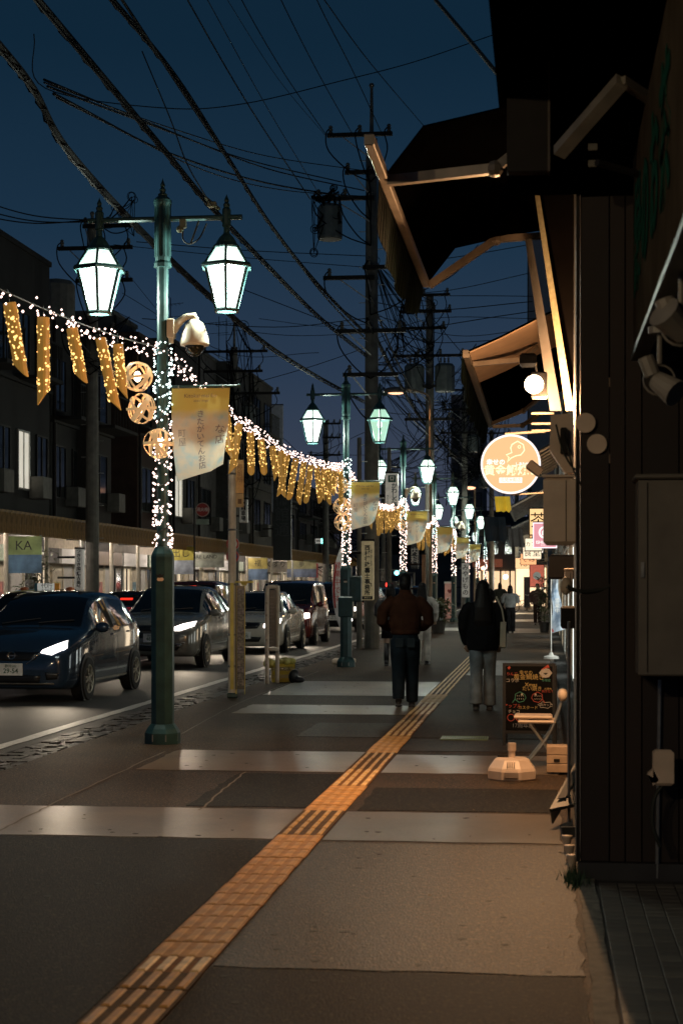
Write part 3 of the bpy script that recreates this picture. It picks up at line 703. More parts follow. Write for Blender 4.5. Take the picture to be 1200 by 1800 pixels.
# awnings
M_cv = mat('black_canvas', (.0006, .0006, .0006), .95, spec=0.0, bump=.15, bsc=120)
M_cvg = mat('dark_green_canvas', (.003, .006, .005), .9, spec=.04)
M_arm = mat('awning_arm', (.19, .16, .13), .4, .2)
M_cvb = mat('beige_canvas', (.42, .29, .19), .8, var=.15, sc=4)
def awning(label, Xf, Xw, prof, y0, y1, zf, drop, arms, mcan, mval, bar0=0, mwall=M_trim, armk=.045, under=None):
    """prof: list of (x offset from front bar to wall, z offset) of the canvas"""
    t = thing('folding_awning', label, 'awning', (Xf, y0, zf))
    L_ = y1 - y0; b = MB(); n = 14
    for i in range(n):
        ya, yb = L_ * i / n, L_ * (i + 1) / n
        for (xa, za), (xb, zb) in zip(prof, prof[1:]): b.slab([(xa, ya, za), (xb, ya, zb), (xb, yb, zb), (xa, yb, za)], (0, 0, .012))
    b.build('canopy', mcan, t)
    if under: 
        u = MB(); ya, yb = under
        for (xa, za), (xb, zb) in zip(prof, prof[1:]): u.slab([(xa, ya, za - .02), (xb, ya, zb - .02), (xb, yb, zb - .02), (xa, yb, za - .02)], (0, 0, .012))
        u.build('beige_canopy', M_cvb, t)
    MB().box(-.03, .03, bar0, L_, -.035, .035, .006).build('front_bar', M_arm, t)
    v = MB(); n = 40; pts = []
    for i in range(n + 1):
        y = L_ * i / n; s_ = min(1, i / 5) * min(1, (n - i) / 6)
        pts.append((y, -drop * (.25 + .75 * s_ ** .5) - .02 * math.sin(y * 9), -.035 - .05 * math.sin(math.pi * i / n) - .02 * math.sin(y * 7)))
    for (y, z, xo), (y2, z2, xo2) in zip(pts, pts[1:]):
        v.quad((-.035, y, .03), (-.035, y2, .03), (xo2, y2, z2), (xo, y, z))
    o = v.build('valance', mval, t, smooth=True)
    q = o.modifiers.new('thick', 'SOLIDIFY'); q.thickness = .006
    for (ya, elbow, yw, ew, wall) in arms:
        MB().tube([(.03, ya, -.03), (elbow[0], elbow[1], elbow[2])], armk, 4).build('arm', M_arm, t)
        MB().tube([(elbow[0], elbow[1], elbow[2]), wall], armk * .9, 4).build('arm', M_arm, t)
        MB().ball(elbow, armk * 1.25, 8, 5).build('elbow_joint', M_arm, t)
    MB().tube([(prof[-1][0], 0, prof[-1][1]), (prof[-1][0], L_, prof[-1][1])], .07, 8).build('roller', M_trim, t)
    return t
# big black one
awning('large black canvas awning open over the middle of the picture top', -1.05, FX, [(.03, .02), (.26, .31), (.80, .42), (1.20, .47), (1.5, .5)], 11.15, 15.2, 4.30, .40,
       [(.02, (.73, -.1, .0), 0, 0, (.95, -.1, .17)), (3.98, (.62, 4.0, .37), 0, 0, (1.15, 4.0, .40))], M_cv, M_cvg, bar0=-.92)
awning('lit awning with orange and beige canvas over the round shop sign', -.68, .05, [(.02, .02), (.3, .14), (.62, .30), (1.1, .5)], 14.9, 21.6, 3.63, .3,
       [(.5, (.46, .7, .03), 0, 0, (.6, 1.1, .2)), (6.2, (.42, 6.0, .1), 0, 0, (.6, 5.6, .2)), (6.6, (.40, 6.6, -.02), 0, 0, (.62, 6.4, .1))], M_cv, M_cvg, armk=.03, under=(0, 2.2))
# nearest awning overhead, mostly above the frame
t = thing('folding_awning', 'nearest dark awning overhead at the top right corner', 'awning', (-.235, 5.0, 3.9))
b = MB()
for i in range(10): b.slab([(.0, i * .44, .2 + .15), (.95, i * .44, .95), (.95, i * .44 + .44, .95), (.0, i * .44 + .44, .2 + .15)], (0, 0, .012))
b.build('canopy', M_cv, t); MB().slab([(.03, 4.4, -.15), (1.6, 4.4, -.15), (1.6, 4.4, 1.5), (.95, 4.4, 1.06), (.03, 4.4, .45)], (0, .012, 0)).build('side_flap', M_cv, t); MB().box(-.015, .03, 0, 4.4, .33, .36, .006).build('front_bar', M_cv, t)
a, b2 = at(982, 268, 8.6), at(1092, 142, 8.2)
MB().tube([a - t.location, b2 - t.location], .045, 4).build('arm', mat('arm_dark', (.2, .18, .15), .45), t)
MB().tube([b2 - t.location, at(1150, 180, 8.4) - t.location], .03, 4).build('arm', MATS['arm_dark'], t)
# dark vertical projecting board
a, b2 = at(890, 303, 9.15), at(962, -260, 9.15)
t = thing('projecting_sign_board', 'dark unlit board projecting from the wall beside the big black awning', 'sign', (a.x, a.y, a.z))
MB().box(0, b2.x - a.x, 0, .09, 0, b2.z - a.z, .006).build('panel', M_trim, t)
MB().box(b2.x - a.x, b2.x - a.x + .012, -.006, .10, 0, b2.z - a.z).build('edge_trim', mat('edge_brown', (.06, .045, .035), .5), t)
v = MB(); n = 10
for i in range(n):
    z0_, z1_ = .3 + i * .14, .3 + (i + 1) * .14; f0, f1 = .10 * (i / n) ** 2, .10 * ((i + 1) / n) ** 2
    v.slab([(-f0, 0, z0_), (0, 0, z0_), (0, 0, z1_), (-f1, 0, z1_)], (0, .02, 0))
v.build('cloth_edge', M_cv, t)
for k, py in enumerate((258, 287)):
    q = at(1041, py, 9.3); o = MB().box(-.025, .025, 0, .06, -.02, .02, .004).build('wall_bracket', mat('bracket_grey', (.14, .13, .11), .5), None, q)
    tag(o, ('upper', 'lower')[k] + ' small square bracket on the dark wall under the overhead awning', 'bracket', 'square brackets on the brown wall')
# flood lamp under the lit awning
q = at(938, 676, 13.0)
t = thing('flood_lamp', 'burning flood lamp under the lit orange awning', 'flood lamp', q)
MB().box(-.02, .10, .02, .14, -.10, .10, .01).build('housing', M_trim, t)
MB().ball((0, -.01, 0), (.072, .05, .072), 16, 10).build('lens', glow('flood_lens', (1, .70, .42), 22), t)
MB().tube([(.02, .05, .10), (.0, .05, .22)], .008, 6).build('bracket', M_steel, t)
lamp('flood_light', 'POINT', (.10, .03, -.15), 460, (1, .54, .25), t, shadow_soft_size=.04)
# spill toward the awning canvas above
MB().box(-.11, .02, -.03, .11, .14, .24, .02).build('junction', M_trim, t)
# round shop sign
q = at(897, 816, 15.0)
t = thing('round_shop_sign', 'round glowing orange sign with fish drawing hung from the shop front', 'sign', q)
rs = .262
def disc(r, y, n=40, t_=.02): return MB().slab([(r * math.cos(2 * math.pi * k / n), y, r * math.sin(2 * math.pi * k / n)) for k in range(n)], (0, t_, 0))
disc(rs, 0, 44, .10).build('body', M_wht, t)
disc(rs, -.012, 44, .01).build('rim_light', glow('sign_rim', (1, .86, .82), 1.5), t)
disc(rs * .93, -.018, 44, .005).build('face', glow('sign_face', (1, .56, .27), 1.12), t)
G_ylw = glow('sign_yellow', (1, .90, .52), 1.5, sample=False); G_wt = glow('sign_white', (1, .93, .86), 1.3, sample=False)
txt('黄金鯛焼き', .098, G_ylw, t, (.01, -.021, -.06), bold=.002); txt('幸せの', .055, G_wt, t, (-.13, -.021, .015), bold=.002); txt('しあわせ', .03, G_wt, t, (.10, -.021, 0), bold=.001)
MB().box(-.10, .10, -.022, -.019, -.165, -.118).build('white_plate', G_wt, t); txt('北見米穀店', .036, MATS['sign_face'], t, (0, -.025, -.142))
fish = [(-.02, .17), (.03, .20), (.08, .17), (.09, .12), (.06, .08), (.01, .07), (-.03, .05), (-.06, .015), (-.045, .06), (-.07, .08), (-.02, .10), (-.03, .14), (-.02, .17)]
MB().tube([(x + .03, -.021, z) for x, z in fish], .005, 5).torus((.075, -.021, .15), .012, .006, Matrix.Rotation(rad(90), 3, 'X'), 10, 4).build('fish_outline', G_ylw, t)
MB().tube([(-.05, .05, .27), (.30, .05, .29)], .012, 6).tube([(0, .05, -.265), (.30, .05, -.25)], .008, 6).tube([(.2, .05, .45), (.3, .05, .45)], .012, 6).build('bracket', M_cream, t)
MB().box(.12, .26, -.10, .0, .05, .14, .012).build('lamp_housing', M_trim, t).rotation_euler = (0, rad(38), 0)
for k, py in enumerate((727, 745, 757)):
    q = at(952, py, 14.4 + k * .3); o = MB().box(-.09, .10, 0, .03, -.008, .012, .004).build('bracket_bar', M_cream, None, q); tag(o, '%s cream bracket bar sticking out over the round sign' % ('upper', 'middle', 'lower')[k], 'bracket', 'cream bracket bars above the round sign')
# pink square sign
q = at(957, 941, 20.5)
t = thing('square_shop_sign', 'glowing pink square sign with white ring emblem beyond the meter box', 'sign', q)
MB().box(-.145, .145, 0, .09, -.155, .155, .012).build('body', M_wht, t)
MB().box(-.145, .145, -.008, -.001, -.155, .155, .003).build('rim_light', glow('pink_rim', (1, .8, .84), 1.3), t)
MB().box(-.13, .13, -.012, -.0085, -.14, .14, .001).build('face', glow('pink_face', (1, .42, .48), .85), t)
MB().torus((0, -.014, .035), .065, .022, Matrix.Rotation(rad(90), 3, 'X'), 24, 4, .2).build('ring_emblem', G_wt, t)
MB().box(-.035, .035, -.016, -.0125, .0, .05, .001).torus((0, -.015, .05), .022, .012, Matrix.Rotation(rad(90), 3, 'X'), 14, 4, .2).build('pot_emblem', G_wt, t)
txt('ISHINORI', .052, G_wt, t, (0, -.0135, -.085), bold=.001); txt('SINCE 1960', .02, G_wt, t, (0, -.0135, -.118))
MB().tube([(.1, .05, .12), (.26, .05, .12)], .01, 6).build('bracket', M_steel, t)
# further shops along the right, with their awnings, lights and meter boxes
G_shop = (glow('lit_shop_glass', (1, .78, .52), 3.2), glow('cool_shop_glass', (.95, 1, .92), 2.6))
prev = 15.1; spec = [(22.0, 4.6, M_facade), (29, 5.6, M_fac2), (36, 6.4, M_facade), (46, 5.2, M_fac2), (58, 6.8, M_facade), (72, 5.4, M_fac2), (90, 7.2, M_facade), (122, 6.0, M_fac2)]
names = ['shop with the lit orange awning', 'second shop front past the round sign', 'third shop front past the round sign', 'fourth shop front past the round sign', 'fifth shop front past the round sign', 'sixth shop front past the round sign', 'seventh shop front past the round sign', 'last shop front on the right before the end of the street']
for i, (y1, h, m) in enumerate(spec):
    t = thing('shop_building', names[i], 'building', (FX + .28, prev, 0))
    MB().box(0, 7, .03, y1 - prev - .03, 0, h).build('wall', m, t)
    n = max(2, int((y1 - prev) / 1.6))
    for k in range(n):
        ya = (y1 - prev) * (k + .12) / n; yb = (y1 - prev) * (k + .88) / n
        MB().box(-.03, -.002, ya, yb, .15, 2.2).build('shop_window' if (i and (k + i) % 3 == 0) else 'shutter', (G_shop[(i + k) % 2] if (i and (k + i) % 3 == 0) else M_steel if k % 2 else M_wglass), t)
        MB().box(-.045, -.0, ya - .04, ya, .1, 2.3).box(-.045, 0, yb, yb + .04, .1, 2.3).box(-.045, 0, ya - .04, yb + .04, 2.3, 2.36).build('door_frame', M_steel, t)
        w = MB().box(-.04, -.002, ya + .1, yb - .1, 3.2, 4.1).build('window', M_trim, t); MB().box(-.044, -.04, ya + .14, yb - .14, 3.24, 4.06).build('pane', M_wglass, w)
    prev = y1
for i, (y0, y1, zf, xf, lab) in enumerate(((22.6, 27.5, 3.1, -.55, 'dark slatted awning just past the yellow flag'), (29.5, 35, 2.95, -.6, 'second dark awning past the yellow flag'), (37, 45, 2.85, -.7, 'third dark awning past the yellow flag'), (60, 70, 2.9, -.9, 'far dark awning near the lit shop fronts'))):
    t = thing('shop_awning', lab, 'awning', (xf, y0, zf), 0)
    w = FX - xf; n = 8
    b = MB()
    for k in range(n): b.slab([(0, (y1 - y0) * k / n, 0), (w, (y1 - y0) * k / n, .42), (w, (y1 - y0) * (k + .94) / n, .42), (0, (y1 - y0) * (k + .94) / n, 0)], (0, 0, .02))
    b.build('canopy', mat('slate_canvas', (.035, .042, .048), .6), t)
    for k in range(n + 1): MB().tube([(0, (y1 - y0) * k / n, -.02), (w, (y1 - y0) * k / n, .40)], .02, 4).build('rib', M_steel, t)
    MB().box(-.02, .02, 0, y1 - y0, -.05, .02).build('front_bar', M_steel, t)
for i, (Y_, X_, z_, w_, h_, c_, tx) in enumerate(((31, -.12, 2.75, .34, .5, (1, .62, .28), '茶'), (38, -.25, 2.5, .4, .3, (1, .85, .6), 'カフェ'), (47, -.2, 3.0, .45, .8, (1, .5, .2), '酒'), (54, -.4, 2.6, .6, .4, (1, .8, .55), '食堂'), (63, -.3, 3.2, .5, .9, (1, .9, .75), '薬'), (74, -.7, 2.7, .7, .5, (1, .45, .2), 'そば'), (84, -.5, 3.3, .6, 1.0, (1, .75, .45), '寿司'), (96, -1.2, 2.8, .9, .6, (1, .6, .3), '花'))):  # signs added to thicken the warm glow down the street
    t = thing('added_glow_sign', '%s small added glow sign along the right shop fronts, from the round sign outward' % ORD[i], 'sign', (X_, Y_, z_), 0, 'small added glow signs on the far shop fronts')
    MB().box(-w_ / 2, w_ / 2, 0, .14, -h_ / 2, h_ / 2, .015).build('body', M_trim, t); MB().box(-w_ / 2 + .02, w_ / 2 - .02, -.01, -.001, -h_ / 2 + .02, h_ / 2 - .02, .002).build('face', glow('lit_face_%d' % i, c_, 1.25), t)
    txt(tx, min(.8 * h_, .9 * w_ / len(tx)), M_ink, t, (0, -.016, 0)); MB().tube([(w_ / 2, .07, 0), (FX + .3 - X_, .07, 0)], .015, 5).build('bracket', M_steel, t)
# hanging cloths under the far awnings
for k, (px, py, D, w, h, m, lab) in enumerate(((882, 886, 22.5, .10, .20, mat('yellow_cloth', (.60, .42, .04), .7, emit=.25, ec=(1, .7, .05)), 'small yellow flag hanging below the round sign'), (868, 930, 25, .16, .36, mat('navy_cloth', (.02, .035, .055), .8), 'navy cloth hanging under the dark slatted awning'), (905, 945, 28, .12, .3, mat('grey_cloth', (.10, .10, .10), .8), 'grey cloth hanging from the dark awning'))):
    q = at(px, py, D); b = MB(); n = 6
    for i in range(n): b.slab([(-w + 2 * w * i / n, .015 * math.sin(i * 2.), h / 2), (-w + 2 * w * (i + 1) / n, .015 * math.sin(i * 2. + 2), h / 2), (-w * .8 + 2 * w * (i + 1) / n, .03 * math.sin(i * 2 + 2), -h / 2 + .03 * math.sin(i * 3)), (-w * .8 + 2 * w * i / n, .03 * math.sin(i * 2), -h / 2 + .03 * math.sin(i * 3 - 3))], (0, .006, 0))
    o = b.build('hanging_cloth', m, None, q); tag(o, lab, 'flag')
# things along the wall foot
wall_box(992, 1002, 1006, 1042, 12.5, .2, 'electric_box', 'small grey electric box on the wall edge past the hose', M_beige, 'electric box')
wall_box(985, 1066, 1012, 1105, 12, .3, 'metal_box', 'dark metal box low on the wall edge past the hose', M_trim, 'electric box', lid=False)
o = MB().tube([(0, 0, 0), (0, 0, 1.35)], .012, 6).build('drain_pipe', M_steel, None, (FX - .03, 11.6, .02)); tag(o, 'thin steel drain pipe down the shop front past the brown wall', 'pipe')
wall_box(974, 870, 1045, 900, 17.5, .3, 'dark_unit', 'dark rounded unit on the wall beside the pink sign', M_trim, 'wall unit', .02, False)
wall_box(964, 975, 1040, 1018, 18.5, .3, 'dark_unit', 'dark wall unit beside the blue upright flag', M_trim, 'wall unit', .02, False)
# blue upright flag
base = gnd(968, 1158); base.z = 0
t = thing('upright_flag', 'blue and white upright shop flag on a pole beside the wall', 'flag', base)
MB().lathe([(0, 0), (.17, 0), (.16, .05), (.06, .08), (.03, .14), (0, .14)], 16).build('base', M_wht, t)
MB().tube([(0, 0, .1), (0, 0, 1.95)], .012, 8).tube([(0, 0, 1.94), (.28, 0, 1.94)], .008, 6).build('pole', M_wht, t)
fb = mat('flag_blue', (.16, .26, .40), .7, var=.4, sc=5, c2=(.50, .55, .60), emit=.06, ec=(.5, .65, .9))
v = MB(); n = 16
fp = lambda i, u: Vector((.02 + u * (.10 + .16 * (i / n) ** 1.2) + .02 * math.sin(i * .8), .05 * math.sin(i * .6 + u * 3), 1.92 - 1.36 * i / n + .08 * u))
for i in range(n):
    for u in range(3): v.quad(fp(i, u / 3), fp(i, (u + 1) / 3), fp(i + 1, (u + 1) / 3), fp(i + 1, u / 3))
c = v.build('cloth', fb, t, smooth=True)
MB().quad(fp(15, 0) + Vector((0, -.012, 0)), fp(15, .95) + Vector((0, -.012, 0)), fp(16, .95) + Vector((0, -.012, .02)), fp(16, 0) + Vector((0, -.012, .02))).build('red_band', mat('flag_red', (.42, .08, .07), .7), c)
txt('営業中', .11, M_wht, c, (.13, -.06, 1.15), vert=True)
# chalkboard
base = (gnd(929, 1312)); 
t = thing('chalkboard_sign', 'black chalkboard with coloured chalk fish and santa drawing on the pavement', 'chalkboard', (base.x, base.y, 0), rad(-3))
wd, hh = .262, .83
M_cb = mat('chalkboard', (.010, .010, .010), .85, spec=.06, var=.4, sc=3)
MB().box(-wd, -wd + .03, 0, .025, 0, hh).box(wd - .03, wd, 0, .025, 0, hh).box(-wd, wd, .002, .023, .125, .155).box(-wd, wd, .002, .023, hh - .03, hh).build('frame', M_black, t)
MB().box(-wd + .03, wd - .03, .006, .018, .155, hh - .03).build('board', M_cb, t)
MB().box(-wd, -wd + .025, .30, .325, 0, hh * .96).box(wd - .025, wd, .30, .325, 0, hh * .96).build('back_legs', M_black, t)
def chalk(n, c): return mat('chalk_' + n, c, .9, var=.2, sc=80)
cw, cyel, cr, cg, co_ = chalk('white', (.55, .53, .48)), chalk('yellow', (.60, .45, .16)), chalk('red', (.55, .10, .07)), chalk('green', (.08, .32, .24)), chalk('orange', (.6, .2, .08))
for s_, sz, m, x, z in (('幸せの', .045, cyel, -.03, .735), ('黄金鯛焼き', .062, cyel, .0, .69), ('Xmas', .055, cyel, .02, .615), ('たい焼き', .05, cyel, .03, .575), ('りんご', .036, cr, -.17, .72), ('コラボ', .045, cw, -.165, .655), ('お待ち', .026, cyel, .19, .575), ('焼きたて', .03, cr, .185, .55),
                       ('アップル', .045, cr, -.165, .40), ('カスタード', .04, cyel, -.01, .385), ('チョコ', .04, cw, -.15, .345), ('17周年店', .055, chalk('grey', (.2, .22, .26)), -.06, .205), ('冬限定', .03, cg, .17, .66), ('2匹セット', .028, cw, .165, .415)):
    txt(s_, sz, m, t, (x, .004, z), ext=.0008)
def outline(pts, m, name, r=.004, x=0, z=0): MB().tube([(px + x, .003, pz + z) for px, pz in pts], r, 4).build(name, m, t)
tai = [(-.075, -.055), (-.05, -.02), (-.045, .03), (0, .055), (.045, .03), (.06, -.005), (.035, -.04), (-.01, -.05), (-.05, -.02)]
outline(tai, cg, 'fish_drawing', x=-.09, z=.49); outline([(-a_, b_) for a_, b_ in tai], cr, 'fish_drawing', x=.085, z=.49)
for fx in (-.09, .085):
    for k in range(8): outline([(-.03 + .02 * (k % 4), .02 - .03 * (k // 4)), (-.024 + .02 * (k % 4), .008 - .03 * (k // 4))], cw, 'scale_mark', .003, fx, .49)
    disc(.011, 0, 10, .002).build('fish_eye', cw, t, (fx + (.02 if fx < 0 else -.02), .002, .52))
outline([(.07 * math.cos(a_ * .5) * (1 + .15 * (-1) ** a_), .03 * math.sin(a_ * .5) * (1 + .15 * (-1) ** a_)) for a_ in range(14)], cw, 'speech_outline', .003, .165, .415)
for k in range(3): outline([(.035 * math.cos(a_ * .63), .035 * math.sin(a_ * .63)) for a_ in range(11)], cr, 'apple_drawing', .004, -.18 + .085 * k, .285)
MB().slab([(.06 * math.cos(a_ * .5236) * (1 + .1 * (-1) ** a_) + .165, .0025, .06 * .8 * math.sin(a_ * .5236) + .735) for a_ in range(12)], (0, .003, 0)).build('santa_face', cw, t)
MB().slab([(.115, .001, .765), (.20, .001, .79), (.215, .001, .755), (.18, .001, .80)][:3] + [(.19, .001, .82)], (0, .002, 0)).build('santa_hat', cr, t)
MB().slab([(.14, .0, .735), (.19, .0, .735), (.165, .0, .715)], (0, .002, 0)).build('santa_mouth', M_ink, t)
MB().slab([(-.215, .002, .785), (-.195, .002, .80), (-.18, .002, .785), (-.2, .002, .765)], (0, .003, 0)).build('chalk_flower', cr, t)
# folding chair
base = gnd(952, 1352)
t = thing('folding_chair', 'pale padded folding chair with steel legs beside the chalkboard', 'chair', (base.x - .01, base.y + .12, 0), rad(0))
M_seat = mat('seat_vinyl', (.60, .48, .37), .5, var=.1)
MB().box(-.20, .13, -.17, .17, .40, .43, .013).build('seat', M_seat, t)
MB().box(-.235, .10, -.145, .165, .44, .468, .013).build('seat_cushion', M_seat, t)
for y in (-.16, .16):
    MB().tube([(.19, y, .0), (-.10, y, .40)], .011, 7).build('leg', M_steel, t)
    MB().tube(spline([(-.16, y, 0), (.04, y, .26), (.12, y, .42), (.17, y, .56), (.20, y, .68)], 4), .011, 7).build('leg', M_steel, t)
MB().tube([(.19, -.16, .02), (.19, .16, .02)], .009, 6).tube([(-.16, -.16, .02), (-.16, .16, .02)], .009, 6).build('crossbar', M_steel, t)
MB().tube([(.19, -.165, .65), (.19, .165, .65)], .045, 10).ball((.19, -.165, .65), (.042, .05, .055), 10, 6).build('backrest', M_seat, t, smooth=True)
# parasol base
base = gnd(898, 1374)
t = thing('parasol_base', 'white plastic water filled parasol base standing on the pavement', 'parasol base', (base.x, base.y + .2, 0))
M_pb = mat('parasol_plastic', (.56, .45, .37), .4, var=.15, sc=5)
MB().lathe([(.0, 0), (.205, 0), (.212, .012), (.212, .075), (.20, .10), (.15, .165), (.12, .178), (.0, .18)], 8).build('tank', M_pb, t)
MB().box(-.058, .058, -.208, -.12, .018, .085, .012).build('label_recess', mat('recess_shade', (.25, .2, .17), .6), t)
MB().tube([(0, 0, .17), (0, 0, .235)], .028, 14).tube([(0, 0, .235), (0, 0, .30)], .036, 14).build('sleeve', M_pb, t)
MB().torus((-.06, .06, .175), .055, .02, Matrix.Identity(3), 16, 5).build('knob_ring', M_trim, t)
for k in range(4): MB().box(-.033 + .018 * k, -.026 + .018 * k, -.190, -.10, .11, .165, .002).build('rib', M_pb, t).rotation_euler = (0, 0, 0)
# wooden crate, tilted frame, tray and bottles at the foot of the wall
a = gnd(1003, 1362)
t = thing('wooden_box', 'pale wooden box on the pavement behind the tilted frame', 'box', (.105, a.y, 0))
M_wd = mat('pale_wood', (.42, .30, .20), .6, var=.2, sc=12)
for k in range(3): MB().box(-.09, .085, -.02 + .0 * k, .22, .02 + .075 * k, .09 + .075 * k, .004).build('plank', M_wd, t)
MB().box(-.03, .02, -.024, -.019, .11, .135).build('slot', M_trim, t)
a, b2, c, d = at(965, 1422, 11.3), at(969, 1448, 11.3), at(1020, 1360, 12.2), at(1020, 1322, 12.2)
t = thing('tilted_frame', 'white framed picture board leaning out from the wall foot', 'frame', a)
M_fr = mat('frame_white', (.50, .44, .34), .5)
dirv = (d - a); n_ = Vector((.10, .02, -.06))
MB().slab([a - a, b2 - a, c - a, d - a], (.012, .02, 0)).build('edge', M_fr, t)
up_ = Vector((.16, .10, .02))
MB().slab([(d - a), (d - a) + up_, up_, Vector((0, 0, 0))], (0, 0, -.02)).build('board', mat('board_dark', (.05, .05, .045), .4), t)
MB().slab([dirv * .12 + up_ * .15 + Vector((0, -.01, .012)), dirv * .88 + up_ * .15 + Vector((0, -.01, .012)), dirv * .88 + up_ * .5 + Vector((0, -.01, .012)), dirv * .12 + up_ * .5 + Vector((0, -.01, .012))], (0, 0, .004)).build('picture', M_ink, t)
q = at(985, 1468, 10.9)
t = thing('sloping_tray', 'steel rimmed dark tray shelf low on the wall foot', 'tray', q)
MB().slab([(0, 0, .05), (.14, .03, .05), (.14, .0, -.20), (.04, -.05, -.20)], (0, .03, 0)).build('tray', mat('tray_steel', (.09, .09, .085), .3, .5), t)
MB().tube([(0, -.01, .05), (.04, -.06, -.20)], .008, 6).build('rim', M_steel, t)
for i in range(3):
    for j in range(3): MB().box(.045 + .03 * i, .06 + .03 * i, -.03, -.012, -.03 - .06 * j, -.01 - .06 * j).build('slot', M_beige, t)
for k, (px, py) in enumerate(((996, 1492), (1000, 1510), (1009, 1528))):
    g_ = gnd(px, py + 6)
    o = MB().lathe([(0, 0), (.02, 0), (.022, .05), (.03, .09), (.034, .10), (0, .10)], 10).build('small_pot', M_beige, None, (min(g_.x, .15), g_.y, 0), smooth=True); tag(o, '%s small pale pot in the row at the wall foot' % ('farthest', 'middle', 'nearest')[k], 'pot', 'small pots at the wall foot')
gr = MB()
for k in range(220):
    a_ = R.uniform(0, 6.28); p0 = Vector((.16 + R.gauss(0, .035), 9.35 + R.gauss(0, .12), 0)); L_ = R.uniform(.03, .09); d_ = Vector((math.cos(a_) * .5, math.sin(a_) * .5, 1)) * L_
    s_ = Vector((-math.sin(a_), math.cos(a_), 0)) * .004; gr.add([p0 - s_, p0 + s_, p0 + d_], [(0, 1, 2)])
gr.build('weeds', mat('weed_green', (.03, .07, .03), .7), None, kind='stuff')
# ================================================================ CARS
M_hub = mat('alloy', (.42, .38, .30), .28, .9)
M_grl = mat('grille_black', (.01, .01, .011), .35)
def body_grid(st, sub=4):
    keys = list(zip(*st)); cols = []
    for q in keys:
        P = [q[0]] + list(q) + [q[-1]]; out = []
        for i in range(1, len(P) - 2):
            a, b, c, d = P[i - 1:i + 3]
            for k in range(sub):
                t = k / sub
                v = .5 * ((2 * b) + (c - a) * t + (2 * a - 5 * b + 4 * c - d) * t * t + (3 * b - a - 3 * c + d) * t ** 3)
                lo, hi = min(b, c), max(b, c); out.append(min(hi + .25 * (hi - lo), max(lo - .25 * (hi - lo), v)))
        out.append(q[-1]); cols.append(out)
    rows = list(zip(*cols)); G = []
    for y, low, belt, top, w, wt in rows:
        hs = [(w * .88, low), (w * .955, low + .03), (w * .99, low + .13), (w, low + .5 * (belt - low)), (w * .992, low + .82 * (belt - low)), (w * .965, belt),
              (wt + .25 * (w * .965 - wt) , belt + .80 * (top - belt)) if top - belt > .2 else (wt + .45 * (w * .965 - wt), belt + .55 * (top - belt)), (wt, top - .02 * min(1, (top - belt) / .2)), (wt * .8, top), (wt * .4, top + .012), (0, top + .016)]
        ring = [(-x, y, z) for x, z in hs] + [(x, y, z) for x, z in hs[-2::-1]]
        G.append(ring)
    return rows, G
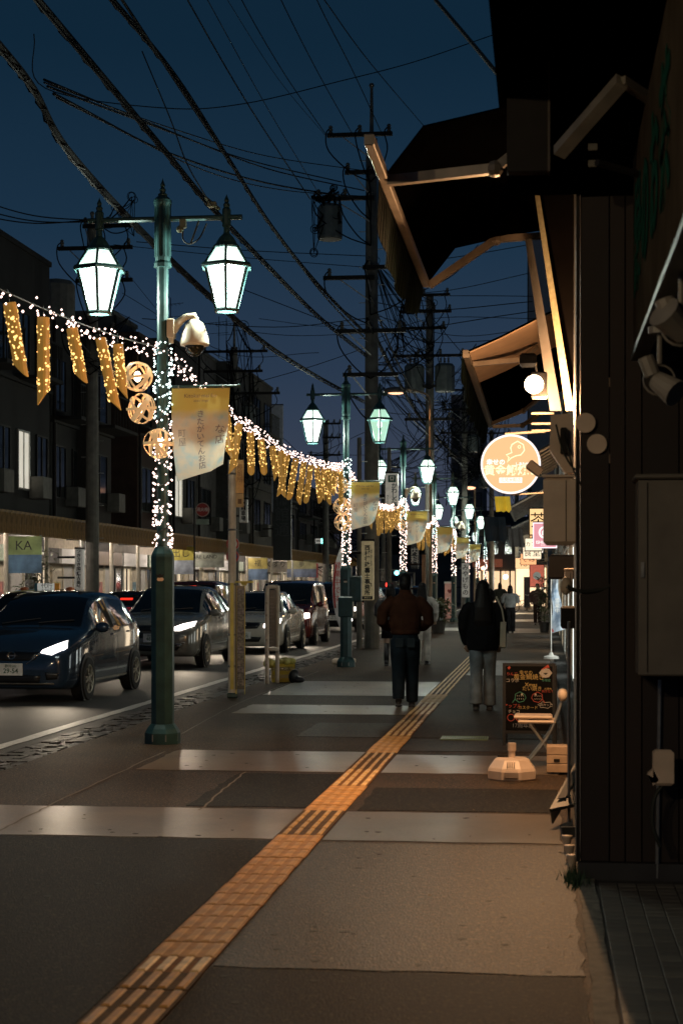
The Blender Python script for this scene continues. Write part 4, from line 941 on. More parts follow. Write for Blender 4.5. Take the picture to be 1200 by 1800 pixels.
def car(kind, label, X, Y, rz, spec, paint, plate=None, badge='ring', lights='front', spot=75):
    st = spec['st']; rows, G = body_grid(st); L_ = st[-1][0]
    t = thing(kind, label, 'car', (X, Y, -.02), rz)
    nj = len(G[0]); ni = len(G); allv = [v for r in G for v in r]
    half = nj // 2
    ws0, ws1, rw0, rw1 = spec['ws0'], spec['ws1'], spec['rw0'], spec['rw1']
    parts = {'body': [], 'windshield': [], 'rear_window': [], 'sl': [], 'sr': []}
    for i in range(ni - 1):
        ym = (rows[i][0] + rows[i + 1][0]) / 2
        for j in range(nj - 1):
            f = (i * nj + j, (i + 1) * nj + j, (i + 1) * nj + j + 1, i * nj + j + 1)
            jj = min(j, nj - 2 - j); key = 'body'; cabin = rows[i][3] - rows[i][2] > .14 and rows[i + 1][3] - rows[i + 1][2] > .14
            if ws0 < ym < ws1 and jj >= 7: key = 'windshield'
            elif rw0 < ym < rw1 and jj >= 7: key = 'rear_window'
            elif cabin and jj == 5 and spec['sg0'] < ym < spec['sg1'] and not any(abs(ym - p) < .055 for p in spec['pil']): key = 'sl' if j < half else 'sr'
            parts[key].append(f)
    parts['body'] += [tuple(range(nj)), tuple(range((ni - 1) * nj, ni * nj))[::-1]]
    parts['body'] += [(i * nj, i * nj + nj - 1, (i + 1) * nj + nj - 1, (i + 1) * nj) for i in range(ni - 1)]
    bv = BVHTree.FromPolygons(allv, parts['body'] + parts['windshield'] + parts['rear_window'] + parts['sl'] + parts['sr'])
    for k, fs in parts.items():
        if not fs: continue
        used = sorted({q for f in fs for q in f}); ix = {q: n for n, q in enumerate(used)}
        b = MB(); b.add([allv[q] for q in used], [tuple(ix[q] for q in f) for f in fs])
        b.build({'sl': 'side_window', 'sr': 'side_window'}.get(k, k), paint if k == 'body' else M_glass, t, smooth=True)
    def front(x, z): h = bv.ray_cast(Vector((x, -3, z)), Vector((0, 1, 0))); return h[0] if h[0] else Vector((x, .3, z))
    def rear(x, z): h = bv.ray_cast(Vector((x, 9, z)), Vector((0, -1, 0))); return h[0] if h[0] else Vector((x, L_ - .2, z))
    def side(s, y, z): h = bv.ray_cast(Vector((s * 3, y, z)), Vector((-s, 0, 0))); return h[0] if h[0] else Vector((s * .8, y, z))
    def decal(name, top, bot, m, cast=front, off=.008, nu=8, nv=3, parent=t):
        d = Vector((0, -off, 0)) if cast is front else Vector((0, off, 0)); b = MB(); P = []
        for q in (top, bot): assert len(q) == len(top)
        def along(q, u): k = u * (len(q) - 1); i = min(int(k), len(q) - 2); return Vector(q[i]).lerp(Vector(q[i + 1]), k - i)
        for iv in range(nv + 1):
            for iu in range(nu + 1):
                p2 = along(top, iu / nu).lerp(along(bot, iu / nu), iv / nv); P.append(cast(p2.x, p2.y) + d)
        b.add(P, [(v * (nu + 1) + u, v * (nu + 1) + u + 1, (v + 1) * (nu + 1) + u + 1, (v + 1) * (nu + 1) + u) for v in range(nv) for u in range(nu)])
        o = b.build(name, m, parent, smooth=True)
        q = o.modifiers.new('thick', 'SOLIDIFY'); q.thickness = .01; q.offset = 0
        return o
    fr = lights == 'front'
    for nm, tp, bt, m in spec['front']:
        decal(nm, tp, bt, m)
        if tp[0][0] * tp[-1][0] > 0: decal(nm, [(-x, z) for x, z in tp], [(-x, z) for x, z in bt], m)
    hl = spec['head']
    for s_ in (1, -1):
        o = decal('headlight', [(x * s_, z) for x, z in hl[0]], [(x * s_, z) for x, z in hl[1]], G_head if fr else mat('lens_off', (.3, .3, .3), .1), off=.012, nu=10)
        if fr:
            x, z = spec['bulb']; p = front(x * s_, z)
            MB().lathe([(0, 0), (.055, 0), (.05, .02), (0, .025)], 12).build('headlight_bulb', G_proj, o, p + Vector((0, -.012, 0))).rotation_euler = (rad(90), 0, 0)
            if spot:
                l = lamp('headlight_beam', 'SPOT', p + Vector((0, -.06, 0)), spot, (1, .82, .60), t, spot_size=rad(100), spot_blend=.8, shadow_soft_size=.05)
                l.rotation_euler = (rad(77), 0, rad(180))
    tl = spec['tail']
    for s_ in (1, -1): decal('tail_light', [(x * s_, z) for x, z in tl[0]], [(x * s_, z) for x, z in tl[1]], G_tail if not fr else M_red, cast=rear)
    if not fr: decal('brake_light', [(-.15, spec['bz']), (.15, spec['bz'])], [(-.15, spec['bz'] - .035), (.15, spec['bz'] - .035)], G_tail, cast=rear, off=.02)
    # plate
    cst = front if fr else rear; z = spec['plate'] if fr else spec['rplate']; p = cst(0, z); s_ = -1 if fr else 1
    pl = MB().box(-.165, .165, -.006, .006, -.083, .083, .003).build('license_plate', mat('plate_white', (.7, .7, .68), .5, emit=.0), t, p + Vector((0, s_ * .02, 0)))
    if plate:
        ink = mat('plate_green', (.02, .09, .05), .6)
        txt(plate[0], .048, ink, pl, (0, -.008, .045)); txt(plate[1], .092, ink, pl, (.0, -.008, -.022), bold=.001)
    if badge and fr:
        z = spec['badge']; p = front(0, z) - Vector((0, .02, 0))
        bb = MB()
        if badge == 'ring': bb.torus((0, 0, 0), .05, .016, Matrix.Rotation(rad(90), 3, 'X'), 20, 5).box(-.072, .072, -.008, .004, -.010, .010)
        elif badge == 'oval': bb.torus((0, 0, 0), .042, .014, Matrix.Rotation(rad(90), 3, 'X'), 20, 5).torus((0, 0, .0), .02, .01, Matrix.Rotation(rad(90), 3, 'X'), 12, 4)
        else: bb.box(-.035, -.022, -.006, .004, -.035, .035).box(.022, .035, -.006, .004, -.035, .035).box(-.03, .03, -.006, .004, -.006, .006)
        bb.build('badge', mat('chrome', (.6, .58, .55), .15, .95), t, p)
    # wheels
    wr, hw = spec['wr'], spec['hw']
    for wy in spec['wy']:
        for s_ in (1, -1):
            MB().lathe([(0, 0), (wr + .055, 0), (wr + .055, .012), (0, .012)], 24).build('wheel_arch', M_grl, t, (s_ * (hw - .005), wy, wr + .01)).rotation_euler = (0, rad(90 * s_), 0)
            w = MB().lathe([(wr * .64, .015), (wr * .70, .03), (wr * .95, .028), (wr, .01), (wr, -.16), (wr * .9, -.18), (0, -.18), (0, .0), (wr * .6, .0)], 26).build('wheel', M_rub, t, (s_ * hw, wy, wr), smooth=False)
            w.rotation_euler = (0, rad(90 * s_), 0)
            rm = MB().lathe([(.0, .012), (wr * .17, .012), (wr * .18, .03), (.0, .034)], 12)
            rm.torus((0, 0, .018), wr * .64, .03, Matrix.Identity(3), 24, 5, .5)
            for k in range(10):
                a = k * math.pi / 5 + (.12 if k % 2 else -.12); c, sn = math.cos(a), math.sin(a)
                rm.slab([(wr * .12 * c - .012 * sn, wr * .12 * sn + .012 * c, .012), (wr * .64 * c - .018 * sn, wr * .64 * sn + .018 * c, .012), (wr * .64 * c + .018 * sn, wr * .64 * sn - .018 * c, .012), (wr * .12 * c + .012 * sn, wr * .12 * sn - .012 * c, .012)], (0, 0, .016))
            rm.build('rim', M_hub, w)
    # mirrors, handles, seams
    for s_ in (1, -1):
        p = side(s_, spec['my'], spec['mz'])
        m_ = MB().ball((s_ * .12, -.02, .03), (.11, .075, .075), 12, 8).build('mirror', paint, t, p, smooth=True)
        MB().box(-.03 + s_ * .03, .03 + s_ * .03, -.02, .02, -.02, .02).build('mirror_foot', M_grl, m_)
        for hy, hz in spec['handles']:
            p = side(s_, hy, hz); MB().box(-.014, .014, -.09, .09, -.013, .013, .005).build('door_handle', mat('chrome', (.6, .58, .55), .15, .95), t, p + Vector((s_ * .012, 0, 0)))
        for y, z0, z1 in spec['seams']:
            b = MB(); n = 8
            for k in range(n):
                pa, pb = side(s_, y, z0 + (z1 - z0) * k / n) + Vector((s_ * .0025, 0, 0)), side(s_, y, z0 + (z1 - z0) * (k + 1) / n) + Vector((s_ * .0025, 0, 0)); e = Vector((0, .006, 0)); b.quad(pa - e, pa + e, pb + e, pb - e)
            b.build('door_seam', M_grl, t)
        b = MB(); n = 14; y0, y1 = spec['wy'][0] + wr + .1, spec['wy'][1] - wr - .1
        for k in range(n):
            ya, yb = y0 + (y1 - y0) * k / n, y0 + (y1 - y0) * (k + 1) / n; z = spec['sillz']
            pa, pb = side(s_, ya, z), side(s_, yb, z); o_ = Vector((s_ * .006, 0, 0)); e = Vector((0, 0, .016)); b.quad(pa + o_ - e, pb + o_ - e, pb + o_ + e, pa + o_ + e)
        b.build('sill_trim', mat('sill_chrome', (.30, .28, .24), .25, .6), t)
    # wiper and driver's head behind the glass line is left dark
    w0 = spec['ws0'] + .03
    for a_, b_ in (((-.5, w0), (.05, w0 + .10)), ((.05, w0), (.55, w0 + .09))):
        pts = []
        for k in range(6):
            x = a_[0] + (b_[0] - a_[0]) * k / 5; y = a_[1] + (b_[1] - a_[1]) * k / 5
            h = bv.ray_cast(Vector((x, y, 4)), Vector((0, 0, -1))); pts.append((h[0] if h[0] else Vector((x, y, 1.1))) + Vector((0, 0, .015)))
        MB().tube(pts, .008, 4).build('wiper', M_grl, t)
    return t
def paintm(n, c, rough=.14, metal=.25): return mat(n, c, rough, metal, var=.08, coat=1)
low, bel = .19, .9
HATCH = dict(st=[(0, .30, .50, .56, .50, .42), (.05, .22, .62, .68, .66, .56), (.16, .19, .72, .78, .76, .62), (.40, .18, .83, .90, .83, .66), (.80, .18, .92, .99, .845, .68), (1.02, .18, .96, 1.04, .847, .68), (1.40, .18, .98, 1.27, .847, .62), (1.78, .18, .99, 1.45, .847, .575), (2.3, .18, 1.0, 1.525, .847, .585), (3.1, .18, 1.02, 1.50, .845, .575), (3.55, .18, 1.05, 1.43, .835, .56), (3.85, .22, 1.05, 1.20, .80, .58), (4.02, .28, .98, 1.02, .74, .55), (4.1, .38, .75, .80, .64, .48)],
             ws0=1.03, ws1=1.80, rw0=3.56, rw1=3.9, sg0=1.30, sg1=3.62, pil=(2.42, 3.28), wr=.305, hw=.848, wy=(.80, 3.40), my=1.30, mz=.99, handles=((2.22, .90), (3.12, .92)), seams=((1.22, .35, .95), (2.42, .32, .98), (3.22, .6, 1.0)), sillz=.27,
             head=([(.42, .735), (.56, .80), (.70, .86)], [(.40, .70), (.56, .67), (.735, .76)]), bulb=(.66, .77), tail=([(.55, 1.0), (.7, 1.0)], [(.55, .75), (.7, .75)]), bz=1.38, plate=.47, rplate=.75, badge=.66,
             front=[('grille', [(-.40, .70), (0, .71), (.40, .70)], [(-.33, .60), (0, .585), (.33, .60)], M_grl), ('grille_chrome', [(.40, .70), (.36, .65), (.24, .555)], [(.37, .69), (.32, .64), (.21, .545)], mat('chrome', (.6, .58, .55), .15, .95)),
                    ('bumper_intake', [(-.42, .385), (0, .40), (.42, .385)], [(-.40, .29), (0, .28), (.40, .29)], M_grl), ('fog_light_recess', [(.48, .43), (.66, .42)], [(.50, .33), (.64, .34)], M_grl), ('bumper_line', [(-.6, .285), (.6, .285)], [(-.6, .265), (.6, .265)], mat('sill_chrome', (.30, .28, .24), .25, .6))])
SUV = dict(HATCH, st=[(0, .36, .58, .64, .55, .45), (.05, .28, .70, .76, .72, .6), (.16, .24, .80, .86, .81, .66), (.40, .22, .90, .96, .86, .70), (.80, .22, .97, 1.04, .88, .72), (1.05, .22, 1.0, 1.08, .885, .71), (1.45, .22, 1.02, 1.32, .885, .64), (1.85, .22, 1.04, 1.53, .885, .60), (2.4, .22, 1.06, 1.60, .885, .60), (3.2, .22, 1.10, 1.55, .88, .57), (3.75, .24, 1.14, 1.42, .86, .55), (4.05, .28, 1.08, 1.14, .82, .6), (4.22, .32, 1.0, 1.02, .78, .58), (4.3, .45, .8, .84, .68, .5)],
           ws0=1.06, ws1=1.87, rw0=3.7, rw1=4.1, sg0=1.36, sg1=3.5, pil=(2.5,), wr=.335, hw=.888, wy=(.86, 3.47), my=1.36, mz=1.04, handles=((2.28, .95),), seams=((1.26, .4, 1.0), (2.5, .38, 1.02)), sillz=.32,
           head=([(.40, .80), (.58, .87), (.80, .92)], [(.38, .74), (.55, .74), (.80, .83)]), bulb=(.64, .82), plate=.60, rplate=.8, badge=.78, bz=1.5, tail=([(.5, 1.05), (.78, 1.05)], [(.5, .9), (.76, .92)]),
           front=[('grille', [(-.40, .83), (0, .845), (.40, .83)], [(-.38, .74), (0, .72), (.38, .74)], M_grl), ('lower_grille', [(-.40, .71), (0, .70), (.40, .71)], [(-.26, .60), (0, .58), (.26, .60)], M_grl), ('bumper_intake', [(-.6, .48), (0, .44), (.6, .48)], [(-.5, .36), (0, .34), (.5, .36)], M_grl),
                  ('fog_light', [(.50, .475), (.58, .475)], [(.50, .435), (.58, .435)], mat('chrome', (.6, .58, .55), .15, .95)), ('bumper_chrome', [(-.66, .515), (0, .455), (.66, .515)], [(-.64, .495), (0, .44), (.64, .495)], mat('chrome', (.6, .58, .55), .15, .95))])
SEDAN = dict(HATCH, st=[(0, .30, .52, .58, .52, .44), (.05, .22, .62, .68, .70, .58), (.16, .18, .71, .76, .79, .64), (.45, .17, .80, .85, .86, .68), (.95, .17, .88, .93, .885, .70), (1.22, .17, .91, .97, .887, .70), (1.65, .17, .93, 1.22, .887, .62), (2.05, .17, .94, 1.41, .887, .57), (2.5, .17, .95, 1.46, .887, .575), (3.1, .17, .96, 1.42, .885, .56), (3.75, .17, .98, 1.10, .88, .6), (4.1, .2, 1.0, 1.03, .86, .66), (4.5, .24, .96, .99, .80, .6), (4.6, .36, .78, .82, .70, .5)],
             ws0=1.23, ws1=2.07, rw0=3.12, rw1=3.8, sg0=1.55, sg1=3.45, pil=(2.6,), wr=.315, hw=.89, wy=(.92, 3.62), my=1.50, mz=.96, handles=((2.4, .85), (3.3, .87)), seams=((1.4, .32, .92), (2.6, .3, .94), (3.4, .5, .95)), sillz=.26,
             head=([(.46, .70), (.62, .77), (.80, .82)], [(.46, .62), (.62, .62), (.82, .72)]), bulb=(.66, .70), plate=.44, rplate=.75, badge=.69, bz=1.3,
             front=[('grille', [(-.40, .735), (0, .745), (.40, .735)], [(-.32, .60), (0, .59), (.32, .60)], M_grl), ('bumper_intake', [(-.42, .40), (0, .41), (.42, .40)], [(-.36, .29), (0, .285), (.36, .29)], M_grl), ('fog_light', [(.58, .42), (.68, .42)], [(.58, .35), (.68, .35)], M_grl)])
VAN = dict(HATCH, st=[(0, .30, .62, .68, .58, .5), (.04, .22, .78, .84, .74, .62), (.12, .19, .90, .96, .80, .66), (.30, .18, .98, 1.04, .83, .68), (.55, .18, 1.02, 1.09, .838, .69), (.85, .18, 1.03, 1.34, .838, .68), (1.15, .18, 1.04, 1.58, .838, .67), (1.45, .18, 1.04, 1.68, .838, .67), (2.4, .18, 1.05, 1.735, .838, .68), (3.2, .18, 1.05, 1.72, .836, .675), (3.52, .2, 1.05, 1.62, .82, .66), (3.66, .26, 1.02, 1.08, .78, .64), (3.7, .36, .85, .9, .74, .6)],
           ws0=.58, ws1=1.30, rw0=3.5, rw1=3.67, sg0=.95, sg1=3.45, pil=(1.75, 2.75), wr=.29, hw=.84, wy=(.62, 3.11), my=.95, mz=1.06, handles=((1.62, .95), (2.0, .95)), seams=((.95, .35, 1.0), (1.8, .32, 1.02), (2.8, .4, 1.02)), sillz=.27,
           head=([(.40, .84), (.58, .87), (.74, .87)], [(.40, .72), (.58, .70), (.75, .74)]), bulb=(.58, .79), plate=.5, rplate=.6, badge=.86, bz=1.6, tail=([(.60, 1.15), (.76, 1.15)], [(.60, .7), (.76, .7)]),
           front=[('grille', [(-.36, .83), (0, .84), (.36, .83)], [(-.36, .76), (0, .755), (.36, .76)], M_grl), ('bumper_intake', [(-.5, .66), (0, .66), (.5, .66)], [(-.4, .34), (0, .32), (.4, .34)], M_grl), ('fog_light', [(.50, .47), (.62, .47)], [(.50, .39), (.62, .39)], G_proj)])
car('hatchback_car', 'dark blue hatchback with lit headlight at the left edge', -7.27, 22.75, rad(-1), HATCH, paintm('blue_paint', (.022, .042, .075)), ('静岡502', '29-54'), 'ring', spot=80)
car('crossover_car', 'silver grey crossover with lit headlights behind the nearest lamp post', -7.55, 32.4, rad(-1), SUV, paintm('grey_paint', (.20, .19, .165)), ('静岡301', '48-16'), 'letter', spot=80)
car('sedan_car', 'cream white sedan behind the bus stop pole', -7.02, 39.6, 0, SEDAN, paintm('white_paint', (.55, .50, .42), .25, .0), ('静岡330', '17-05'), 'oval', spot=75)
car('box_van', 'dark red tall box van with lit headlights behind the sedan', -7.0, 45.3, 0, VAN, paintm('red_paint', (.10, .014, .012)), None, 'oval', spot=75)
car('minivan_car', 'black van seen behind the red van near the second lamp', -7.1, 57.5, 0, VAN, paintm('black_car_paint', (.01, .011, .012)), ('静岡500', '63-21'), None, lights='front', spot=0)
car('sedan_car', 'dark sedan with red tail lights driving away between the first two cars', -10.15, 44.3, rad(180), dict(SEDAN, tail=([(.40, .92), (.80, .95)], [(.40, .84), (.80, .86)])), paintm('black_car_paint', (.01, .011, .012)), None, None, lights='rear', spot=0)
o = car('minivan_car', 'dark red topped van with a lit brake lamp driving away behind the crossover', -10.25, 52.6, rad(180), VAN, paintm('maroon_paint', (.05, .012, .010)), None, None, lights='rear', spot=0)
for k, (Y, X) in enumerate(((66, -7.2), (78, -7.1), (92, -7.1))):
    car('sedan_car' if k % 2 else 'hatchback_car', '%s distant car queueing beyond the black van' % ORD[k], X, Y, 0, (HATCH, SEDAN, HATCH)[k], paintm('far_paint_%d' % k, ((.2, .2, .2), (.03, .03, .035), (.25, .24, .22))[k]), None, None, spot=45)
# sign on the roof of the car hidden behind the hatchback
car('hatchback_car', 'dark car hidden behind the blue hatchback with a sign on its roof', -10.1, 36.3, rad(180), HATCH, paintm('black_car_paint', (.01, .011, .012)), None, None, lights='rear', spot=0)
t = thing('roof_sign', 'small white and orange lettered sign with orange lamps on the car roof behind the hatchback', 'sign', (-10.1, 34.0, 1.50))
MB().box(-.20, .16, -.05, .05, .02, .14, .01).build('panel', mat('roof_panel', (.6, .6, .56), .5, emit=.25, ec=(1, 1, .9)), t); MB().box(.16, .26, -.05, .05, .02, .14).build('orange_panel', mat('orange_panel', (.6, .25, .03), .5, emit=.12), t)
MB().box(-.26, -.20, -.05, .05, .02, .14).build('blue_panel', mat('blue_panel', (.05, .2, .25), .5), t)
txt('代行', .12, M_ink, t, (.0, -.055, .08))
for x in (-.48, .48): MB().lathe([(0, 0), (.10, 0), (.085, .05), (0, .07)], 10).build('lamp', mat('orange_lamp', (.5, .12, .03), .4), t, (x, 0, .0))
MB().box(-.6, .6, -.02, .02, 0, .02).build('rail', M_black, t)
# ================================================================ PEOPLE
def hand(mb, wrist, d, side, curl=.5):
    d = Vector(d).normalized(); up = Vector((0, 0, 1)); n = d.cross(up)
    if n.length < .1: n = Vector((1, 0, 0))
    n.normalize(); s_ = Vector((side, 0, 0)); palm = Vector(wrist) + d * .05
    mb.tube([wrist, palm, palm + d * .045], [.024, .034, .03], 8)
    v = d.cross(n).normalized()
    for k, L_ in enumerate((.062, .072, .068, .052)):
        b = palm + d * .04 + n * (-.027 + .018 * k); k1 = b + d * L_ * .5 - v * L_ * .25 * curl; k2 = k1 + d * L_ * .3 - v * L_ * .55 * curl
        mb.tube([b, k1, k2], [.0095, .009, .0075], 6)
    b = palm - d * .01 - n * .03; mb.tube([b, b - n * .025 + d * .03, b - n * .02 + d * .058 - v * .01], [.011, .010, .008], 6)
def person(label, X, Y, rz, h, o):
    t = thing('person', label, 'person', (X, Y, 0), rad(rz)); k = h / 1.70
    t.scale = (k, k, k)
    hipx = .085; step = o.get('step', .12)
    FL = [Vector((-.085, -step, .0)), Vector((.085, step, .0))]          # ankles x,y
    lift = [o.get('lift', .0), 0]
    el = o.get('elbow', (.30, -.06, 1.12)); wr = o.get('wrist', (.25, .12, .93))
    # ---- body: one continuous figure
    b = MB()
    b.rings([(0, 0, .86, .15, .10), (0, 0, .95, .165, .11), (0, .01, 1.08, .14, .095), (0, .01, 1.25, .165, .105), (0, 0, 1.38, .18, .10), (0, 0, 1.44, .12, .07), (0, 0, 1.47, .055, .055), (0, .01, 1.54, .052, .055), (0, .02, 1.58, .05, .06)])
    b.ball((0, .02, 1.615), (.075, .095, .112), 16, 12); b.ball((0, .055, 1.555), (.052, .055, .05), 10, 7)
    b.tube([(0, .108, 1.64), (0, .128, 1.605), (0, .11, 1.595)], [.009, .014, .010], 6)
    for s_ in (-1, 1):
        b.ball((s_ * .077, .01, 1.61), (.012, .022, .032), 8, 6)
        b.tube([(s_ * .15, 0, 1.39), (s_ * .19, 0, 1.36), (s_ * el[0], el[1], el[2]), (s_ * wr[0], wr[1], wr[2])], [.05, .05, .04, .027], 10)
        e, w = Vector((s_ * el[0], el[1], el[2])), Vector((s_ * wr[0], wr[1], wr[2]))
        hand(b, w, w - e, s_)
        a = FL[0 if s_ < 0 else 1]
        b.tube([(s_ * hipx, 0, .90), (s_ * hipx, (a.y) * .55 + .02, .50), (a.x, a.y, .085 + lift[0 if s_ < 0 else 1])], [.088, .058, .042], 12)
        b.tube([(a.x, a.y - .03, .05 + lift[0 if s_ < 0 else 1]), (a.x, a.y + .13, .035)], [.04, .032], 8)
    put('body', withmat(blob(b, .011, 3), M_skin), t)
    # ---- face
    for s_ in (-1, 1):
        MB().ball((s_ * .03, .105, 1.63), (.011, .007, .007), 8, 5).build('eye', mat('eye_dark', (.02, .015, .012), .2), t)
        MB().tube([(s_ * .018, .113, 1.652), (s_ * .045, .100, 1.652)], .004, 4).build('eyebrow', M_hair, t)
    MB().tube([(-.02, .107, 1.565), (0, .113, 1.563), (.02, .107, 1.565)], .005, 5).build('mouth', mat('lips', (.30, .11, .09), .5), t)
    # ---- hair
    hb = MB(); hz = o.get('hair', 'short')
    hb.ball((0, .0, 1.645), (.088, .103, .095), 14, 10); hb.ball((0, -.03, 1.60), (.083, .075, .10), 12, 8)
    if hz == 'bob': hb.rings([(0, -.045, 1.43, .085, .05), (0, -.045, 1.50, .105, .07), (0, -.03, 1.62, .10, .08)])
    if hz == 'long': hb.rings([(0, -.115, 1.08, .10, .02), (0, -.125, 1.20, .125, .035), (0, -.11, 1.38, .12, .05), (0, -.06, 1.50, .105, .07), (0, -.03, 1.62, .095, .08)])
    if hz == 'short': hb.rings([(0, -.04, 1.52, .06, .04), (0, -.035, 1.60, .082, .07)])
    put('hair', withmat(blob(hb, .010, 3), M_hair), t)
    # ---- jacket
    lo, wj, dj = o['hem']; jb = MB(); bulk = o.get('bulk', 0)
    jb.rings([(0, 0, lo, wj * .93, dj * .93), (0, 0, lo + .05, wj, dj), (0, 0, (lo + 1.2) / 2, wj * 1.02 + bulk * .3, dj + bulk * .3), (0, 0, 1.22, .195 + bulk, .125 + bulk * .7), (0, 0, 1.36, .205 + bulk * .6, .118 + bulk * .4), (0, 0, 1.43, .15 + bulk * .3, .09), (0, 0, 1.47, .085, .075), (0, .0, o.get('collar', 1.50), .068, .072)])
    for s_ in (-1, 1):
        jb.tube([(s_ * .14, 0, 1.38), (s_ * .20, -.005, 1.345), (s_ * (el[0] * .82 + .04), el[1] * .6, (el[2] + 1.35) / 2 + .02), (s_ * el[0], el[1], el[2]), (s_ * (el[0] * .3 + wr[0] * .7), el[1] * .3 + wr[1] * .7, el[2] * .3 + wr[2] * .7), (s_ * wr[0], wr[1], wr[2])], [.078 + bulk * .5, .078 + bulk * .5, .072 + bulk * .6, .066 + bulk * .5, .062 + bulk * .3, .048], 12)
    j = put('jacket', withmat(blob(jb, .013, 3), o['top']), t)
    if o.get('band'): MB().rings([(0, 0, lo - .025, wj * .88, dj * .9), (0, 0, lo - .01, wj * .96, dj * .97), (0, 0, lo + .035, wj * .97, dj * .98), (0, 0, lo + .045, wj * .9, dj * .9)], 24).build('waistband', o['band'], t, smooth=True)
    # ---- legs
    tb = MB(); tr_ = o.get('leg', (.105, .085, .07))
    if o.get('skirt'):
        MB().rings([(0, 0, o['skirt'], .20, .15), (0, 0, .8, .185, .135), (0, 0, 1.0, .15, .11)], 20).build('skirt', o['bottom'], t, smooth=True)
        for s_, a in zip((-1, 1), FL):
            MB().tube([(a.x, a.y, .07), (a.x, a.y * .9, .25), (s_ * hipx, a.y * .6 + .02, .47)], [.05, .062, .066], 12).build('sock', M_black, t, smooth=True)
    else:
        tb.rings([(0, 0, .80, .15, .11), (0, 0, .90, .172, .125), (0, 0, 1.0, .155, .112), (0, 0, 1.04, .14, .10)])
        for s_, a, lf in zip((-1, 1), FL, lift):
            tb.tube([(s_ * hipx, 0, .88), (s_ * hipx, a.y * .3, .70), (s_ * hipx, a.y * .55 + .025, .48), (a.x, a.y * .85, .25), (a.x, a.y, .07 + lf)], [tr_[0], tr_[0] * .97, tr_[1], (tr_[1] + tr_[2]) / 2, tr_[2]], 14)
        put('trousers', withmat(blob(tb, .013, 3), o['bottom']), t)
        if o.get('pockets'):
            for s_ in (-1, 1): MB().box(s_ * .075 - .05, s_ * .075 + .05, -.136, -.122, .78, .90, .006).build('back_pocket', o['pockets'], t)
    for a, lf in zip(FL, lift):
        sb = MB(); sb.tube([(a.x, a.y - .05, .045 + lf), (a.x, a.y + .0, .055 + lf), (a.x, a.y + .10, .045), (a.x, a.y + .175, .03)], [.042, .05, .043, .028], 10); sb.tube([(a.x, a.y - .03, .06 + lf), (a.x, a.y - .025, .11 + lf)], [.048, .046], 10)
        sb.box(a.x - .045, a.x + .045, a.y - .085, a.y + .17, .0 + lf * .5, .022 + lf * .5)
        put('shoe', withmat(blob(sb, .011, 2), o.get('shoe', M_black)), t)
    return t
def withmat(me, m): me.materials.clear(); me.materials.append(m); me.shade_smooth(); return me
def cloth(n, c, bump=.9): return mat('cloth_' + n, c, .92, var=.35, sc=7, bump=bump, bsc=11, spec=.08)
g = gnd(712, 1244)
person('man in a brown fleece jacket and dark jeans walking away in the middle', g.x, g.y, 4, 1.73, dict(top=cloth('brown_fleece', (.046, .018, .010)), bottom=cloth('dark_denim', (.012, .018, .024)), hem=(.97, .195, .14), bulk=.016, elbow=(.30, -.05, 1.11), wrist=(.205, .16, 1.02), band=cloth('brown_rib', (.045, .018, .010)), collar=1.55, step=.11, lift=.05, leg=(.112, .09, .078), pockets=cloth('pocket_denim', (.026, .034, .04))))
g = gnd(848, 1249)
wm = person('woman with long dark hair, black coat and grey flared jeans walking away', g.x, g.y, 0, 1.64, dict(top=cloth('black_coat', (.008, .008, .009)), bottom=cloth('grey_denim', (.15, .175, .19)), hem=(.80, .215, .15), bulk=.02, elbow=(.255, -.02, 1.10), wrist=(.22, .10, .88), hair='long', step=.10, lift=.02, leg=(.10, .082, .088)))
# tote bag held on her shoulder
tb_ = thing('tote_bag', 'off white cloth tote bag hanging from the black coated woman shoulder', 'bag', (g.x + .275, g.y - .02, .80))
cv = mat('canvas_bag', (.42, .36, .27), .85, var=.15, bump=.2, bsc=120)
MB().slab([(-.045, -.13, .34), (-.055, -.14, .02), (-.05, .13, 0), (-.03, .12, .34)], (.07, .0, 0)).build('bag', cv, tb_)
for y in (-.07, .06): MB().tube(spline([(.0, y, .33), (-.03, y * .8, .50), (-.085, y * .5, .62), (-.10, y * .2, .66)], 5), .012, 6).build('strap', cv, tb_)
g = gnd(686, 1170)
person('person with a dark bob, black coat, skirt and knee socks behind the brown jacket', g.x, g.y, 2, 1.60, dict(top=M_black, bottom=cloth('dark_skirt', (.012, .012, .016)), skirt=.58, hem=(.74, .21, .15), bulk=.03, hair='bob', step=.07, elbow=(.28, -.04, 1.1), wrist=(.20, .14, 1.0)))
g = gnd(742, 1168)
person('person in a white top and white trousers half hidden by the brown jacket', g.x, g.y, -6, 1.62, dict(top=cloth('white_top', (.45, .42, .38)), bottom=cloth('white_trouser', (.50, .46, .40)), hem=(.90, .19, .13), hair='long', step=.08, leg=(.10, .08, .075)))
g = gnd(896, 1113)
person('woman in a pale grey sweater and wide black trousers farther up the pavement', g.x, g.y, 0, 1.56, dict(top=cloth('grey_knit', (.23, .24, .24)), bottom=cloth('black_trouser', (.01, .01, .011)), hem=(.93, .20, .14), bulk=.02, hair='bob', step=.04, leg=(.11, .10, .10), elbow=(.27, .02, 1.14), wrist=(.12, .2, 1.14)))
g = gnd(853, 1098)
person('dark haired man in black seen past the long haired woman shoulder', g.x, g.y, 0, 1.72, dict(top=cloth('black_jersey', (.012, .012, .013)), bottom=cloth('black_trouser', (.01, .01, .011)), hem=(.88, .20, .14), bulk=.02))
g = gnd(878, 1088)
person('person in a dark olive jacket beside the dark haired man in the distance', g.x, g.y, 5, 1.66, dict(top=cloth('olive_jacket', (.03, .03, .024)), bottom=cloth('black_trouser', (.01, .01, .011)), hem=(.84, .21, .15), bulk=.02, hair='bob'))
g = gnd(944, 1098)
